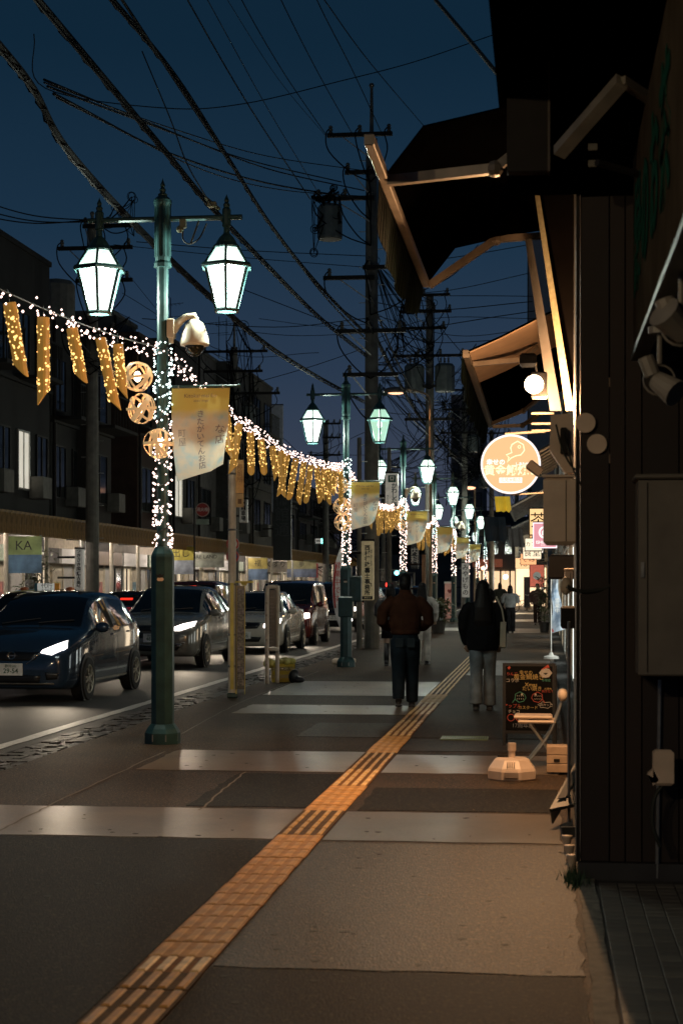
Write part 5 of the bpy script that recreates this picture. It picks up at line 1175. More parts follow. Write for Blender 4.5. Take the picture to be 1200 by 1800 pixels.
person('person in a dark patterned jacket walking toward the camera at the wall', g.x, g.y, 178, 1.62, dict(top=mat('plaid', (.06, .03, .022), .85, var=.8, sc=30), bottom=cloth('brown_trouser', (.03, .018, .014)), hem=(.84, .21, .15), bulk=.02, hair='short', step=.08))

# ================================================================ PAVEMENT FURNITURE
# bus stop pole
g = gnd(408, 1226)
t = thing('bus_stop_pole', 'cream bus stop pole with gold plates and a narrow timetable strip', 'bus stop', (g.x, g.y, 0), rad(14))
MB().tube([(0, 0, 0), (0, 0, 3.40)], .058, 12).build('pole', M_ivory, t)
MB().box(-.075, .075, -.075, .075, -.0, .07, .012).build('foot', M_green, t)
for z in (2.4, 3.2, 1.62, .9, .45): MB().torus((0, 0, z), .06, .014, Matrix.Identity(3), 14, 4).build('clamp', M_steel, t)
gold = mat('gold_plate', (.34, .21, .07), .4, .25, var=.3, sc=14)
MB().box(.05, .165, -.03, -.01, 2.92, 3.40).build('upper_plate', gold, t); MB().box(.05, .165, -.03, -.01, 2.72, 2.915).build('lower_plate', mat('pale_gold_plate', (.50, .36, .17), .5), t)
brn = mat('brown_print', (.15, .08, .03), .6)
txt('停留所', .09, brn, t, (.108, -.032, 3.20), vert=True); MB().box(.08, .135, -.034, -.0305, 2.77, 2.84).build('stop_print', brn, t)
MB().box(.045, .055, -.11, .11, .12, 1.62).box(.06, .175, -.06, -.04, .12, 1.60).build('timetable_case', mat('clear_case', (.10, .10, .085), .25), t)
for k in range(15): MB().box(.072, .167, -.063, -.0605, .17 + .093 * k, .257 + .093 * k).build('timetable_sheet', mat('sheet_%d' % (k % 3), ((.21, .19, .16), (.17, .16, .14), (.19, .17, .175))[k % 3], .6, var=.7, sc=40), t)
MB().box(.045, .062, -.075, -.035, .05, 1.62).box(-.03, .02, -.066, -.060, .12, 1.64).box(.172, .182, -.07, -.04, .05, 1.62).build('yellow_edge', mat('yellow_strip', (.60, .48, .10), .5), t)
MB().box(.04, .30, -.08, .02, 1.64, 1.665).slab([(.12, -.08, 1.62), (.19, -.08, 1.60), (.22, -.05, 1.645), (.12, -.05, 1.645)], (0, .05, 0)).build('top_bracket', mat('yellow_strip', (.60, .48, .10), .5), t)
# timetable frame
g0, g1 = gnd(479, 1202), gnd(488, 1194)
t = thing('timetable_board', 'cream framed timetable board standing at the kerb beside the yellow crate', 'notice board', (g0.x, g0.y, 0), rad(12))
w = .215
MB().tube(spline([(-w / 2 + .02, 0, 0), (-w / 2 + .02, 0, .8), (-w / 2 + .02, 0, 1.52), (-w / 2 + .05, 0, 1.575), (w / 2 - .05, 0, 1.575), (w / 2 - .02, 0, 1.52), (w / 2 - .02, .12, .8), (w / 2 - .02, .2, 0)], 6), .034, 9).tube([(-w / 2, 0, .56), (w / 2, 0, .56)], .032, 8).build('frame', M_ivory, t, smooth=True)
MB().box(-w / 2 + .05, w / 2 - .05, -.012, .012, .60, 1.53).build('board', mat('board_grey', (.085, .09, .085), .35), t)
for k in range(16): MB().box(-w / 2 + .055, R.uniform(-.04, w / 2 - .055), -.0145, -.0125, .63 + .055 * k, .645 + .055 * k).build('printed_line', mat('print_pale', (.13, .14, .135), .6), t)
txt('時刻表', .055, mat('print_pale', (.13, .14, .135), .6), t, (0, -.014, 1.49))
for k in range(7): MB().box(-w / 2 + .0, -w / 2 + .012, -.036, -.030, .1 + .2 * k, .13 + .2 * k).build('rust_spot', mat('rust', (.10, .05, .03), .8), t)
# yellow crate with net
g = gnd(489, 1199)
t = thing('yellow_crate', 'yellow plastic crate with an opened bag of net beside the timetable board', 'crate', (g.x + .06, g.y + .12, 0), rad(12))
ycr = mat('yellow_plastic', (.52, .36, .02), .45, var=.15)
cx, cy_, ch = .185, .15, .30
MB().box(-cx, cx, -cy_, cy_, 0, .015).build('bottom', ycr, t)
b = MB()
for s_ in (-1, 1):
    for z in (.03, .15, .28): b.box(-cx, cx, s_ * cy_ - .006, s_ * cy_ + .006, z - .022, z + .022); b.box(s_ * cx - .006, s_ * cx + .006, -cy_, cy_, z - .022, z + .022)
b.build('side_band', ycr, t); bar = MB().box(-.005, .005, -.004, .004, .02, .29).mesh('crate_bar', ycr)
for k in range(13):
    for s_ in (-1, 1): put('crate_bar', bar, t, (-cx + .0 + 2 * cx * k / 12, s_ * cy_, 0))
for k in range(9):
    for s_ in (-1, 1): put('crate_bar', bar, t, (s_ * cx, -cy_ + 2 * cy_ * k / 8, 0))
txt('きたみ', .07, M_ink, t, (.02, -cy_ - .008, .21))
nb = MB()
for k in range(16): nb.ball((R.uniform(-.2, .15), R.uniform(-.12, .1), .29 + R.uniform(0, .05)), (R.uniform(.05, .09), R.uniform(.05, .09), R.uniform(.035, .06)), 9, 6)
nb.ball((-.23, -.10, .31), (.11, .09, .085), 10, 7); nb.ball((.04, -.04, .36), (.09, .06, .05), 8, 6)
me = blob(nb, .012, 1); o = put('bag', withmat(me, mat('yellow_bag', (.50, .43, .10), .5, var=.4, sc=16, bump=.9, bsc=26)), None, (t.location.x, t.location.y, 0), rad(12)); tag(o, 'crumpled yellow net bag heaped on the yellow crate', 'net bag')
o = withmat(blob(MB().ball((0, 0, .09), (.085, .08, .12), 10, 8).ball((.10, -.03, .045), (.10, .07, .055), 10, 7).ball((.02, 0, .17), (.07, .06, .05), 8, 6), .012, 2), mat('black_sack', (.012, .012, .013), .4, bump=.5, bsc=20)); o = put('bag', o, None, (t.location.x + .20, t.location.y - .16, 0)); tag(o, 'black weight sack lying against the yellow crate', 'sack')
# white flag with red letters by the second lamp
g = gnd(607, 1166)
t = thing('upright_flag', 'white upright flag with red letters bowed beside the second street lamp', 'flag', (g.x - .03, g.y, 0))
MB().tube([(.06, .0, .0), (.06, 0, 2.6), (.0, 0, 2.66)], .012, 6).build('pole', M_wht, t)
MB().box(-.22, .22, -.2, .2, 0, .10, .02).build('base', M_beige, t)
v = MB(); n = 20
def fq(i, u): s_ = math.sin(math.pi * i / n); return Vector((.05 - u * .29 * s_ ** .6 - .0, -.06 * math.sin(u * 3.1), 2.52 - 1.98 * i / n))
for i in range(n):
    for u in range(4): v.quad(fq(i, u / 4), fq(i + 1, u / 4), fq(i + 1, (u + 1) / 4), fq(i, (u + 1) / 4))
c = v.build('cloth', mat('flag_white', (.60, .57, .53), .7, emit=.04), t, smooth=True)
for k, ch in enumerate('営業中です'): txt(ch, .15, M_red, c, (-.13, -.075, 2.0 - .17 * k), rz=0)
v = MB()
for i in range(5, 14): v.quad(fq(i, .96) + Vector((0, -.01, 0)), fq(i + 1, .96) + Vector((0, -.01, 0)), fq(i + 1, .80) + Vector((0, -.02, 0)), fq(i, .80) + Vector((0, -.02, 0)))
v.build('red_edge', M_red, c)
# pink kiosk post with heart
t = thing('information_post', 'pink lit post with a heart mark farther along the kerb', 'post', tuple(gnd(790, 1090)))
MB().box(-.30, .30, -.15, .25, 0, .08).build('base', M_conc, t); kp = mat('kiosk_pink', (.36, .18, .14), .5, emit=.10, ec=(1, .5, .4)); MB().box(-.22, .22, -.06, .10, .08, 1.66, .01).build('panel', kp, t); MB().box(-.26, .26, -.1, .14, 1.66, 1.74).build('cap', M_white, t)
MB().slab([(.0, -.065, 1.20), (-.10, -.065, 1.30), (-.10, -.065, 1.37), (-.05, -.065, 1.40), (0, -.065, 1.36), (.05, -.065, 1.40), (.10, -.065, 1.37), (.10, -.065, 1.30)], (0, -.01, 0)).build('heart', mat('heart_red', (.20, .02, .02), .5), t)
txt('AED', .14, M_wht, t, (0, -.07, 1.0))
# plants
def plant(name, label, cat, loc, pot_r, pot_h, hgt, n, seed, leaf=.16, spread=.35):
    rr = random.Random(seed); t = thing(name, label, cat, loc)
    MB().lathe([(0, 0), (pot_r * .75, 0), (pot_r, pot_h), (pot_r * 1.05, pot_h), (pot_r * .85, pot_h - .02), (0, pot_h - .03)], 12).build('pot', mat('pot_dark', (.03, .026, .022), .6), t)
    lv = MB()
    for k in range(n):
        a = rr.uniform(0, 6.28); L_ = leaf * rr.uniform(.6, 1.3); z = pot_h + rr.uniform(.0, hgt); r0 = rr.uniform(0, spread) * (.4 + z * .4)
        p = Vector((r0 * math.cos(a), r0 * math.sin(a), z)); d = Vector((math.cos(a + rr.uniform(-.8, .8)), math.sin(a + rr.uniform(-.8, .8)), rr.uniform(-.3, .9))).normalized(); s_ = d.cross(Vector((0, 0, 1))).normalized() * L_ * .16
        m_ = p + d * L_ * .5 + Vector((0, 0, .02)); e = p + d * L_ - Vector((0, 0, L_ * .3)); lv.add([p, m_ + s_, e, m_ - s_], [(0, 1, 2, 3)])
    lv.build('foliage', mat('leaf_green', (.06, .085, .03), .5, var=.4, sc=9), t)
    st = MB()
    for k in range(7): a = k * .9; st.tube([(0, 0, pot_h - .04), (spread * .3 * math.cos(a), spread * .3 * math.sin(a), pot_h + hgt * .8)], .008, 4)
    st.build('stem', mat('stem', (.06, .05, .03), .7), t)
    return t
plant('potted_plant', 'spiky leafy plant in a dark pot on the kerb before the pink post', 'plant', tuple(gnd(770, 1113)), .26, .42, .65, 260, 3, .3, .5)
plant('potted_plant', 'tall leafy plant by the wall beside the blue flag', 'plant', tuple(gnd(956, 1112)), .18, .35, 1.5, 420, 5, .16, .30)
# ================================================================ LEFT SIDE: arcade and buildings
AX = -13.0
arc = thing('arcade_canopy', 'long ribbed gold fascia arcade roof over the far pavement', 'arcade', (AX, 36, 0))
M_fas = mat('fascia_gold', (.26, .155, .055), .6, 0, spec=.12, var=.35, sc=5)
fp_ = MB().box(0, .10, 0, .385, 2.86, 3.38, .006); [fp_.box(.10, .115, .05 + .09 * k, .075 + .09 * k, 2.88, 3.36) for k in range(4)]
fp_.box(0, .13, -.005, .395, 3.38, 3.42); fp_ = fp_.mesh('fascia_panel', M_fas)
for k in range(218): put('fascia_panel', fp_, arc, (R.uniform(-.006, .006), .395 * k, R.uniform(-.004, .004)))
MB().box(-3.0, -.02, 0, 86, 3.20, 3.28).build('roof', mat('arcade_roof', (.16, .15, .13), .6), arc)
for k in range(25):
    y = 1.6 + 3.45 * k
    MB().tube([(-.25, y, 0), (-.25, y, 3.2)], .055, 8).build('post', M_ivory if k % 3 else M_steel, arc)
    MB().box(-2.8, -.1, y - .03, y + .03, 3.06, 3.19).build('beam', M_steel, arc)
for k in range(44):
    y = .6 + 1.95 * k
    if k % 5 == 3: continue
    o = thing('fluorescent_lamp', '%s bare fluorescent tube lamp from the left under the arcade roof' % nth(k), 'fluorescent lamp', (AX - .7, 36 + y, 2.98), 0, 'fluorescent lamps under the arcade roof')
    MB().tube([(0, 0, 0), (0, 1.35, 0)], .03, 6).build('tube', G_fluo, o); MB().box(-.05, .05, -.03, 1.4, .04, .09).build('fitting', M_white, o)
# shop fronts under the arcade
M_shut = mat('shutter_grey', (.36, .34, .31), .5, var=.15); M_swall = mat('cream_wall', (.44, .38, .28), .7, var=.25); M_swd = mat('dark_shop_wall', (.07, .065, .06), .7)
SX = -15.6
y = 33.5; k = 0
HANG = {3: ('FLARE LAND', (.20, .26, .16)), 5: ('きた', (.5, .42, .15)), 7: ('ショップ', (.45, .36, .26)), 9: ('花の店', (.40, .45, .2))}
while y < 121:
    wd = R.uniform(3.0, 4.4); t = thing('arcade_shop', '%s lit shop under the far arcade, counted from the left edge' % nth(k), 'shop', (SX, y, 0), 0, 'shop fronts under the arcade')
    MB().box(-1.5, -.05, .02, wd - .02, 0, 3.3).build('wall', (M_swall, M_swd, M_fac2, mat('cream_tile_wall', (.40, .32, .22), .5), M_swd)[k % 5], t)
    MB().box(0, .35, .15, wd - .15, 2.28, 2.76, .01).build('sign_board', (M_wht, mat('board_brown', (.12, .08, .05), .5), M_wht, mat('board_green', (.18, .24, .16), .5), M_swd)[k % 5], t)
    n = 3
    for j in range(n):
        ya, yb = .2 + (wd - .4) * j / n, .2 + (wd - .4) * (j + .9) / n
        q = (k * 3 + j) % 4
        if q == 0:
            sh = MB().box(-.05, .0, ya, yb, .05, 2.2).build('shutter', M_shut, t); sl = MB()
            for z in range(14): sl.box(0, .018, ya + .02, yb - .02, .12 + z * .15, .22 + z * .15)
            sl.build('slat', M_shut, sh)
        elif q == 1: MB().box(-.05, .0, ya, yb, .05, 2.2).build('glass_door', M_wglass, t); MB().box(0, .03, ya, ya + .06, .05, 2.2).box(0, .03, yb - .06, yb, .05, 2.2).build('door_frame', M_steel, t)
        elif q == 2: MB().box(-.05, -.01, ya, yb, .05, 2.2).build('lit_window', mat('lit_shop_window', (.5, .42, .30), .5, emit=.55, ec=(1, .80, .55), var=.6, sc=2.2), t); MB().box(-.01, .03, (ya + yb) / 2 - .04, (ya + yb) / 2 + .04, .05, 2.2).build('mullion', M_trim, t)
        else: MB().box(-.05, .02, ya, yb, .05, 2.2).build('panel', M_swall, t); MB().box(.02, .03, ya + .2, yb - .2, 1.0, 1.7).build('poster', mat('poster_%d' % (k % 3), ((.3, .1, .08), (.1, .2, .25), (.35, .3, .1))[k % 3], .6, var=.7, sc=6), t)
        MB().box(-.0, .06, yb, yb + .05, 0, 2.3).build('pillar', M_ivory, t)
    y += wd; k += 1
# hanging cloth ads and signs in the arcade
for i, (px, py, D, w, h, tex, c1, c2) in enumerate(((126 / 3, 975, 44, .95, .95, 'KA', (.22, .30, .12), (.08, .16, .26)), (310, 985, 62, 1.3, 1.0, '売出し', (.42, .36, .06), (.3, .34, .40)), (356, 985, 66, 1.7, .55, 'FLARE LAND', (.28, .30, .24), (.26, .28, .24)), (453, 1000, 78, .9, 1.0, '福', (.45, .36, .1), (.12, .18, .28)), (485, 997, 84, 1.1, .5, 'くすり', (.5, .45, .38), (.5, .45, .38)), (530, 1000, 92, 1.6, .9, '夢', (.30, .28, .14), (.12, .15, .22)), (551, 1003, 96, .5, .8, '江', (.30, .04, .04), (.30, .04, .04)))):
    p = at(px, py, D)
    t = thing('hanging_cloth_sign', '%s coloured cloth sign hanging under the arcade from the left' % ORD[i], 'banner', p, 0, 'cloth signs hanging in the arcade')
    MB().box(-w / 2, w / 2, 0, .02, 0, h / 2).build('upper_cloth', mat('ad_upper_%d' % i, c1, .7, var=.4, sc=3), t); MB().box(-w / 2, w / 2, 0, .02, -h / 2, -.002).build('lower_cloth', mat('ad_lower_%d' % i, c2, .7, var=.5, sc=3), t)
    txt(tex, min(.34, 1.5 * w / max(1, len(tex)) * .8), M_wht if i in (6,) else M_ink, t, (0, -.006, h * .24))
    MB().box(-w / 2, w / 2, 0, .02, h / 2, h / 2 + .03).build('rod', M_steel, t)
plant('shrub', 'dark shrub growing before the arcade shop at the left edge', 'plant', (-13.6, 44.5, 0), .3, .4, 2.1, 500, 8, .22, .45)
# upper buildings behind the arcade
WX = -13.9
def block(i, pxa, pxb, pytop, label, c, rows, wn, dx=0, tile=False, lit=()):
    X = WX + dx
    ya, yb = atX(pxa, HY - 50, X).y, atX(pxb, HY - 50, X).y; h = atX(pxa, pytop, X).z; Lb = yb - ya
    t = thing('building', label, 'building', (X, ya, 0))
    c = [q * .55 for q in c]; m = mat('block_wall_%d' % i, c, .8, var=.3, sc=2.5, bump=.08, spec=.15)
    MB().box(-9, 0, .03, Lb - .03, 3.4, h).build('wall', m, t)
    MB().box(-9.05, .06, 0, Lb, h, h + .14).build('parapet', m, t)
    zz = [3.9 + (h - 4.2) * r / rows for r in range(rows)]
    for r, z in enumerate(zz):
        hh = min(1.5, (h - 4.2) / rows * .62)
        for k in range(wn):
            a = Lb * (k + .22) / wn; b2 = Lb * (k + .78) / wn; li = (r, k) in lit
            w = MB().box(.0, .05, a - .05, b2 + .05, z + .25, z + .30).box(0, .05, a - .05, b2 + .05, z + .3 + hh, z + .35 + hh).box(0, .05, a - .05, a, z + .3, z + .3 + hh).box(0, .05, b2, b2 + .05, z + .3, z + .3 + hh).box(0, .045, (a + b2) / 2 - .025, (a + b2) / 2 + .025, z + .3, z + .3 + hh).build('window', M_trim if not li else M_steel, t)
            MB().box(.0, .02, a, b2, z + .3, z + .3 + hh).build('pane', mat('lit_room', (.5, .5, .5), .4, emit=.55, ec=(1, .92, .75), var=.7, sc=1.2) if li else M_wglass, w)
        if r: MB().box(0, .12, 0.05, Lb - .05, z - .12, z - .02).build('ledge', m, t)
    MB().tube([(.06, .25, 3.4), (.06, .25, h)], .05, 6).build('rain_pipe', M_trim, t)
    for k in range(max(1, wn // 2)):
        ya = Lb * (k * 2 + .8) / wn
        MB().box(.02, .42, ya, ya + .8, 3.95, 4.55, .02).build('air_conditioner', M_pole, t)
        bl = MB().box(.0, .9, Lb * k * 2 / wn + .1, Lb * (k * 2 + 1) / wn - .05, zz[-1] - .05, zz[-1] + .05)
        for j in range(9): y_ = Lb * k * 2 / wn + .14 + (Lb / wn - .25) * j / 8; bl.box(.86, .89, y_ - .015, y_ + .015, zz[-1], zz[-1] + .95)
        bl.box(.85, .90, Lb * k * 2 / wn + .1, Lb * (k * 2 + 1) / wn - .05, zz[-1] + .95, zz[-1] + 1.0).build('balcony', m, t)
    if tile:
        tl = MB().box(0, .02, 0, .45, 0, .07).mesh('tile', mat('white_wall_tile', (.30, .29, .26), .4))
        for zi in range(18):
            for yi in range(6): put('tile', tl, t, (.0, .06 + yi * .47, 3.6 + zi * .09))
    return t
block(0, -140, 88, 392 , 'big dark three storey building at the left edge', (.045, .045, .042), 2, 4, 0, True, lit=((0, 2),)) if False else None
b0 = block(0, -140, 88, 324, 'big dark building with a lit window at the left edge', (.035, .035, .034), 2, 6, 0, True, lit=((0, 4),))
block(1, 89, 150, 560, 'low dark building between the big dark one and the brown one', (.05, .052, .05), 2, 2, -.4)
block(2, 151, 196, 585, 'narrow dark building beside the reddish brown house', (.055, .05, .045), 2, 1, -.1)
block(3, 197, 240, 552, 'pale building with a bare side wall behind the nearest lamp', (.15, .15, .145), 2, 1, -1.2)
block(4, 241, 300, 590, 'reddish brown building below the ball lanterns', (.075, .045, .035), 2, 2, -.1)
block(5, 301, 345, 600, 'dark grey building behind the cloth banner', (.08, .08, .075), 2, 2, .1, lit=((0, 0),))
block(6, 346, 402, 615, 'pale flat roofed building right of the cloth banner', (.17, .165, .155), 2, 2, -.6)
block(7, 403, 440, 640, 'grey building behind the bus stop pole', (.10, .10, .095), 3, 2, 0)
block(8, 441, 478, 660, 'tan building with overhanging roof before the tall sign', (.13, .12, .10), 3, 2, .1)
block(9, 479, 520, 800, 'dark building under the tall vertical sign', (.06, .06, .06), 2, 2, .1)
block(10, 521, 560, 850, 'low dark building at the far end of the arcade', (.05, .05, .052), 2, 2, 0)
block(11, 561, 600, 880, 'farthest dark building at the end of the arcade', (.05, .05, .05), 2, 2, 0)
# roof clutter: water tank, aerials
p = atX(100, 556, WX - 2); t = thing('water_tank', 'round water tank on the roof behind the left lantern', 'water tank', (p.x, p.y, p.z))
MB().lathe([(0, -.6), (.55, -.6), (.6, -.5), (.6, 1.0), (.5, 1.15), (0, 1.25)], 14).build('tank', M_pole, t)
for i, (px, py) in enumerate(((385, 610), (398, 612), (300, 585))):
    p = atX(px, py, WX - 3); t = thing('aerial', '%s thin roof aerial against the sky, from the right' % ORD[i], 'aerial', p, 0)
    MB().tube([(0, 0, -.6), (0, 0, 1.6)], .02, 5).build('mast', M_wire, t); e = MB()
    for k in range(6): e.tube([(-.5 + .18 * k, -.25, 1.2 + .02 * k), (-.5 + .18 * k, .25, 1.2 + .02 * k)], .012, 4)
    e.tube([(-.6, 0, 1.25), (.6, 0, 1.35)], .014, 4).tube([(-.5, 0, .7), (.5, 0, .75)], .014, 4).build('element', M_wire, t)
# vertical signs over the arcade
def vsign(px0, py0, px1, py1, D, text, label, face, ink, size, emit=0., name='vertical_sign'):
    a, b2 = at(px0, py1, D), at(px1, py0, D); w, h = b2.x - a.x, b2.z - a.z
    t = thing(name, label, 'sign', ((a.x + b2.x) / 2, a.y, a.z))
    MB().box(-w / 2, w / 2, 0, .22, 0, h, .02).build('panel', face, t); MB().box(-w / 2 - .02, w / 2 + .02, .04, .18, h, h + .05).build('cap', M_trim, t)
    if text: txt(text, size, ink, t, (0, -.008, h * .5), vert=True, gap=1.0, bold=.004)
    MB().tube([(-w / 2, .1, h * .3), (-w / 2 - .5, .1, h * .3)], .03, 5).tube([(-w / 2, .1, h * .8), (-w / 2 - .5, .1, h * .8)], .03, 5).build('bracket', M_trim, t)
    return t
g_dark = mat('faint_sign', (.16, .17, .17), .6, emit=.02, ec=(.6, .7, .8))
vsign(478, 712, 497, 900, 84, '内田ビル', 'tall pale vertical sign high on the far building', mat('faint_sign_white', (.20, .21, .22), .6, emit=.02, ec=(.6, .7, .8)), mat('faint_ink', (.06, .075, .085), .7), .52)
vsign(480, 800, 512, 985, 78, '美術館通', 'tall dark vertical sign below the pale one', mat('dark_sign', (.028, .034, .036), .5), mat('dark_sign_ink', (.06, .07, .072), .6), .7)
vsign(421, 878, 435, 919, 66, 'P駐車場', 'white parking sign with a dark panel over the arcade', M_wht, M_ink, .19)
p = at(356, 896, 60)
t = thing('round_hydrant_sign', 'round red hydrant sign on a thin pole over the arcade', 'sign', p)
disc(.25, 0, 28, .03).build('disc', mat('hydrant_red', (.25, .03, .025), .5, emit=.05), t); MB().torus((0, -.006, 0), .235, .03, Matrix.Rotation(rad(90), 3, 'X'), 28, 4, .3).build('rim', mat('hydrant_rim', (.4, .35, .3), .5), t)
txt('消火栓', .145, M_wht, t, (0, -.012, 0), bold=.003); MB().tube([(-.3, .06, -2.9), (-.3, .06, .3)], .03, 6).tube([(-.3, .06, 0), (0, .06, 0)], .02, 5).build('pole', M_trim, t)
MB().box(-.22, .22, .0, .03, -.52, -.33).build('plate', mat('hydrant_plate', (.2, .25, .2), .5, emit=.03), t)
for i, (py, c) in enumerate(((956, 'white'), (978, 'blue'))):
    p = at(409, py, 52); t = thing('traffic_sign', ('upper round speed limit sign with red rim behind the bus stop pole', 'lower round blue no parking sign with red rim behind the bus stop pole')[i], 'traffic sign', p)
    disc(.20, 0, 24, .02).build('disc', M_wht if i == 0 else mat('sign_blue', (.03, .08, .25), .5), t); MB().torus((0, -.006, 0), .17, .055, Matrix.Rotation(rad(90), 3, 'X'), 24, 4, .2).build('rim', mat('rim_red', (.35, .05, .03), .5, emit=.08), t)
    if i == 0: txt('30', .19, mat('blue_ink', (.03, .05, .2), .6), t, (0, -.012, 0), bold=.003)
    else: MB().slab([(-.13, -.008, .10), (-.10, -.008, .13), (.13, -.008, -.10), (.10, -.008, -.13)], (0, -.003, 0)).build('slash', MATS['rim_red'], t)
    if i == 0: MB().tube([(.03, .06, -2.7), (.03, .06, .3)], .03, 6).build('pole', M_steel, t)
    else: MB().box(-.03, .03, .02, .05, -.1, .1).build('clamp', M_steel, t)

# ================================================================ UTILITY POLES AND CABLES
def utility_pole(X, Y, h, r, label, arms, trans=(), spike=0, boxes=()):
    t = thing('utility_pole', label, 'utility pole', (X, Y, 0), 0)
    MB().tube([(0, 0, 0), (0, 0, h)], [r, r * .72], 14).build('pole', M_pole, t)
    if spike: MB().tube([(0, 0, h), (0, 0, h + spike)], [.06, .04], 6).ball((0, 0, h + spike), .07, 6, 4).build('spike', M_pole, t)
    st = MB()
    for k in range(int((h - 2) / .45)): st.tube([((-1) ** k * r * .7, 0, 2 + k * .45), ((-1) ** k * (r + .12), 0, 2 + k * .45)], .012, 4)
    st.build('step_bolts', M_steel, t, kind='stuff')
    for (z, x0, x1, ins) in arms:
        MB().box(x0, x1, -r - .1, -r, z - .05, z + .05).build('crossarm', M_trim, t)
        MB().tube([(x0 * .7, -r - .05, z), (0, -r, z - .6)], .02, 4).build('brace', M_steel, t)
        for k in range(ins):
            x = x0 + (x1 - x0) * (k + .12) / max(1, ins - .76)
            MB().lathe([(.03, 0), (.06, .02), (.04, .06), (.065, .09), (.04, .13), (.06, .16), (.02, .2)], 8).build('insulator', M_pole, t, (min(x, x1), -r - .05, z + .05))
            MB().tube(spline([(min(x, x1), -r - .05, z + .2), (min(x, x1) - .1, -r - .2, z + .0), (min(x, x1) - .02, -r - .25, z - .45), (x * .5, -r - .1, z - .95), (0, -r - .05, z - 1.2)], 4), .018, 5).build('jumper_wire', M_wire, t)
    for (x, z, s_) in trans:
        MB().lathe([(0, 0), (.30 * s_, 0), (.32 * s_, .05), (.32 * s_, .8 * s_), (.25 * s_, .88 * s_), (0, .9 * s_)], 12, (x, -.1, z)).build('transformer', mat('transformer_grey', (.10, .115, .11), .5), t)
        for k in (-1, 0, 1): MB().lathe([(.03, 0), (.05, .05), (.03, .1), (.045, .15), (.01, .2)], 6, (x + .14 * k, -.25, z + .9 * s_)).build('bushing', M_pole, t)
    return t
UX = -4.35
pY = 43.0
up1 = utility_pole(UX, pY, 12.9, .20, 'tall main utility pole with a transformer rising in the middle of the picture', [(12.95, -1.1, .55, 3), (12.0, -.65, .1, 2), (11.35, -1.4, .1, 3), (9.6, -.2, 1.5, 2), (9.35, -1.2, .1, 1), (8.0, -.9, .9, 2), (6.9, -.7, .7, 1)], [(-1.05, 10.35, 1.0)], 1.35)
utility_pole(-4.15, 62, 12.1, .19, 'second utility pole with two transformer cans', [(12.1, -.3, .75, 2), (11.5, -1.0, .8, 4), (10.9, -1.0, .6, 3), (9.9, -1.3, 1.3, 4), (8.8, -.8, .8, 2), (7.6, -.9, .9, 2)], [(-.55, 8.6, 1.15), (.55, 8.6, 1.15)], 0)
utility_pole(-4.1, 88, 11.8, .19, 'third utility pole beyond the street lamps', [(11.6, -1.2, 1.2, 3), (10.6, -1.1, 1.1, 3), (9.4, -1.2, 1.2, 4), (8.2, -.9, .9, 2)], [(.5, 8.4, 1.0)])
utility_pole(-3.4, 110, 11.5, .19, 'fourth utility pole far up the street', [(11.3, -1.3, 1.3, 3), (10.2, -1.3, 1.3, 3), (9.0, -1.2, 1.2, 4)], [(-.5, 7.8, 1.0)])
utility_pole(-2.2, 135, 12, .2, 'fifth utility pole far up the street, right of the others', [(11.3, -1.3, 1.3, 3), (10.2, -1.3, 1.3, 3), (9.0, -1.2, 1.2, 4)], [])
utility_pole(-4.62, 42.6, 5.3, .075, 'thin short pole left of the main utility pole', []); utility_pole(-4.05, 44.6, 5.2, .07, 'thin short pole right of the main utility pole', [])
LP = -12.45
utility_pole(LP, 46.2, 11.6, .2, 'left utility pole with a white vertical sign before the arcade', [(11.5, -.2, 1.2, 3), (10.9, -.9, 1.2, 3), (10.0, -.4, 1.2, 2), (8.6, -.8, .8, 2)], [(.6, 7.4, .9)], .3)
utility_pole(LP, 68, 11.2, .2, 'second utility pole on the far side of the street', [(11.0, -1.3, 1.4, 3), (10.2, -1.2, 1.2, 3), (9.3, -.6, 1.9, 4), (8.4, -.9, .9, 2)], [(.6, 8.0, .9)], .9)
utility_pole(LP, 97, 11.0, .2, 'third utility pole on the far side of the street', [(10.8, -.2, .9, 4), (10.0, -.1, .9, 3), (9.0, -.9, .9, 3)], [(.5, 7.2, 1.0)])
utility_pole(-11.5, 122, 10.5, .2, 'fourth utility pole on the far side of the street', [(10.0, -1.2, 1.2, 3), (9.0, -1.2, 1.2, 3), (8, -.9, .9, 2)], [])
# signs on poles
sg = vsign(132, 965, 146, 1037, 45.7, 'つきさき国語古典塾', 'white vertical lettered sign on the left utility pole', mat('pole_sign_white', (.62, .60, .54), .5, emit=.10, ec=(1, .95, .85)), M_ink, .122)
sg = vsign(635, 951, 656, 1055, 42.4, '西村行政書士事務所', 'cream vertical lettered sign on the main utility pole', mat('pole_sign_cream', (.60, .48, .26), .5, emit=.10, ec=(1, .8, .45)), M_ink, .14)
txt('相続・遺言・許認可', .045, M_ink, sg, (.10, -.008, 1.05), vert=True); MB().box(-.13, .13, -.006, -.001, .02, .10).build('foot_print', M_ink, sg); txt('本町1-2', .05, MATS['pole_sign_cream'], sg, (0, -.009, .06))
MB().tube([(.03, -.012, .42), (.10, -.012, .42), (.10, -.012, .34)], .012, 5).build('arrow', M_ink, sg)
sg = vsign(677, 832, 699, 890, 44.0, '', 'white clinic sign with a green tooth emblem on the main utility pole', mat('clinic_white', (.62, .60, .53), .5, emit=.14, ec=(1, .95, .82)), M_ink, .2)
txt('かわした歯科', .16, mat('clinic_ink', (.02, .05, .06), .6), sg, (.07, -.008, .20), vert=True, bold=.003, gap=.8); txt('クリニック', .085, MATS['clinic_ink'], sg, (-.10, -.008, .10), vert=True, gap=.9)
MB().box(-.09, .11, -.008, -.001, .62, .80).build('emblem', mat('clinic_green', (.01, .08, .055), .5), sg)
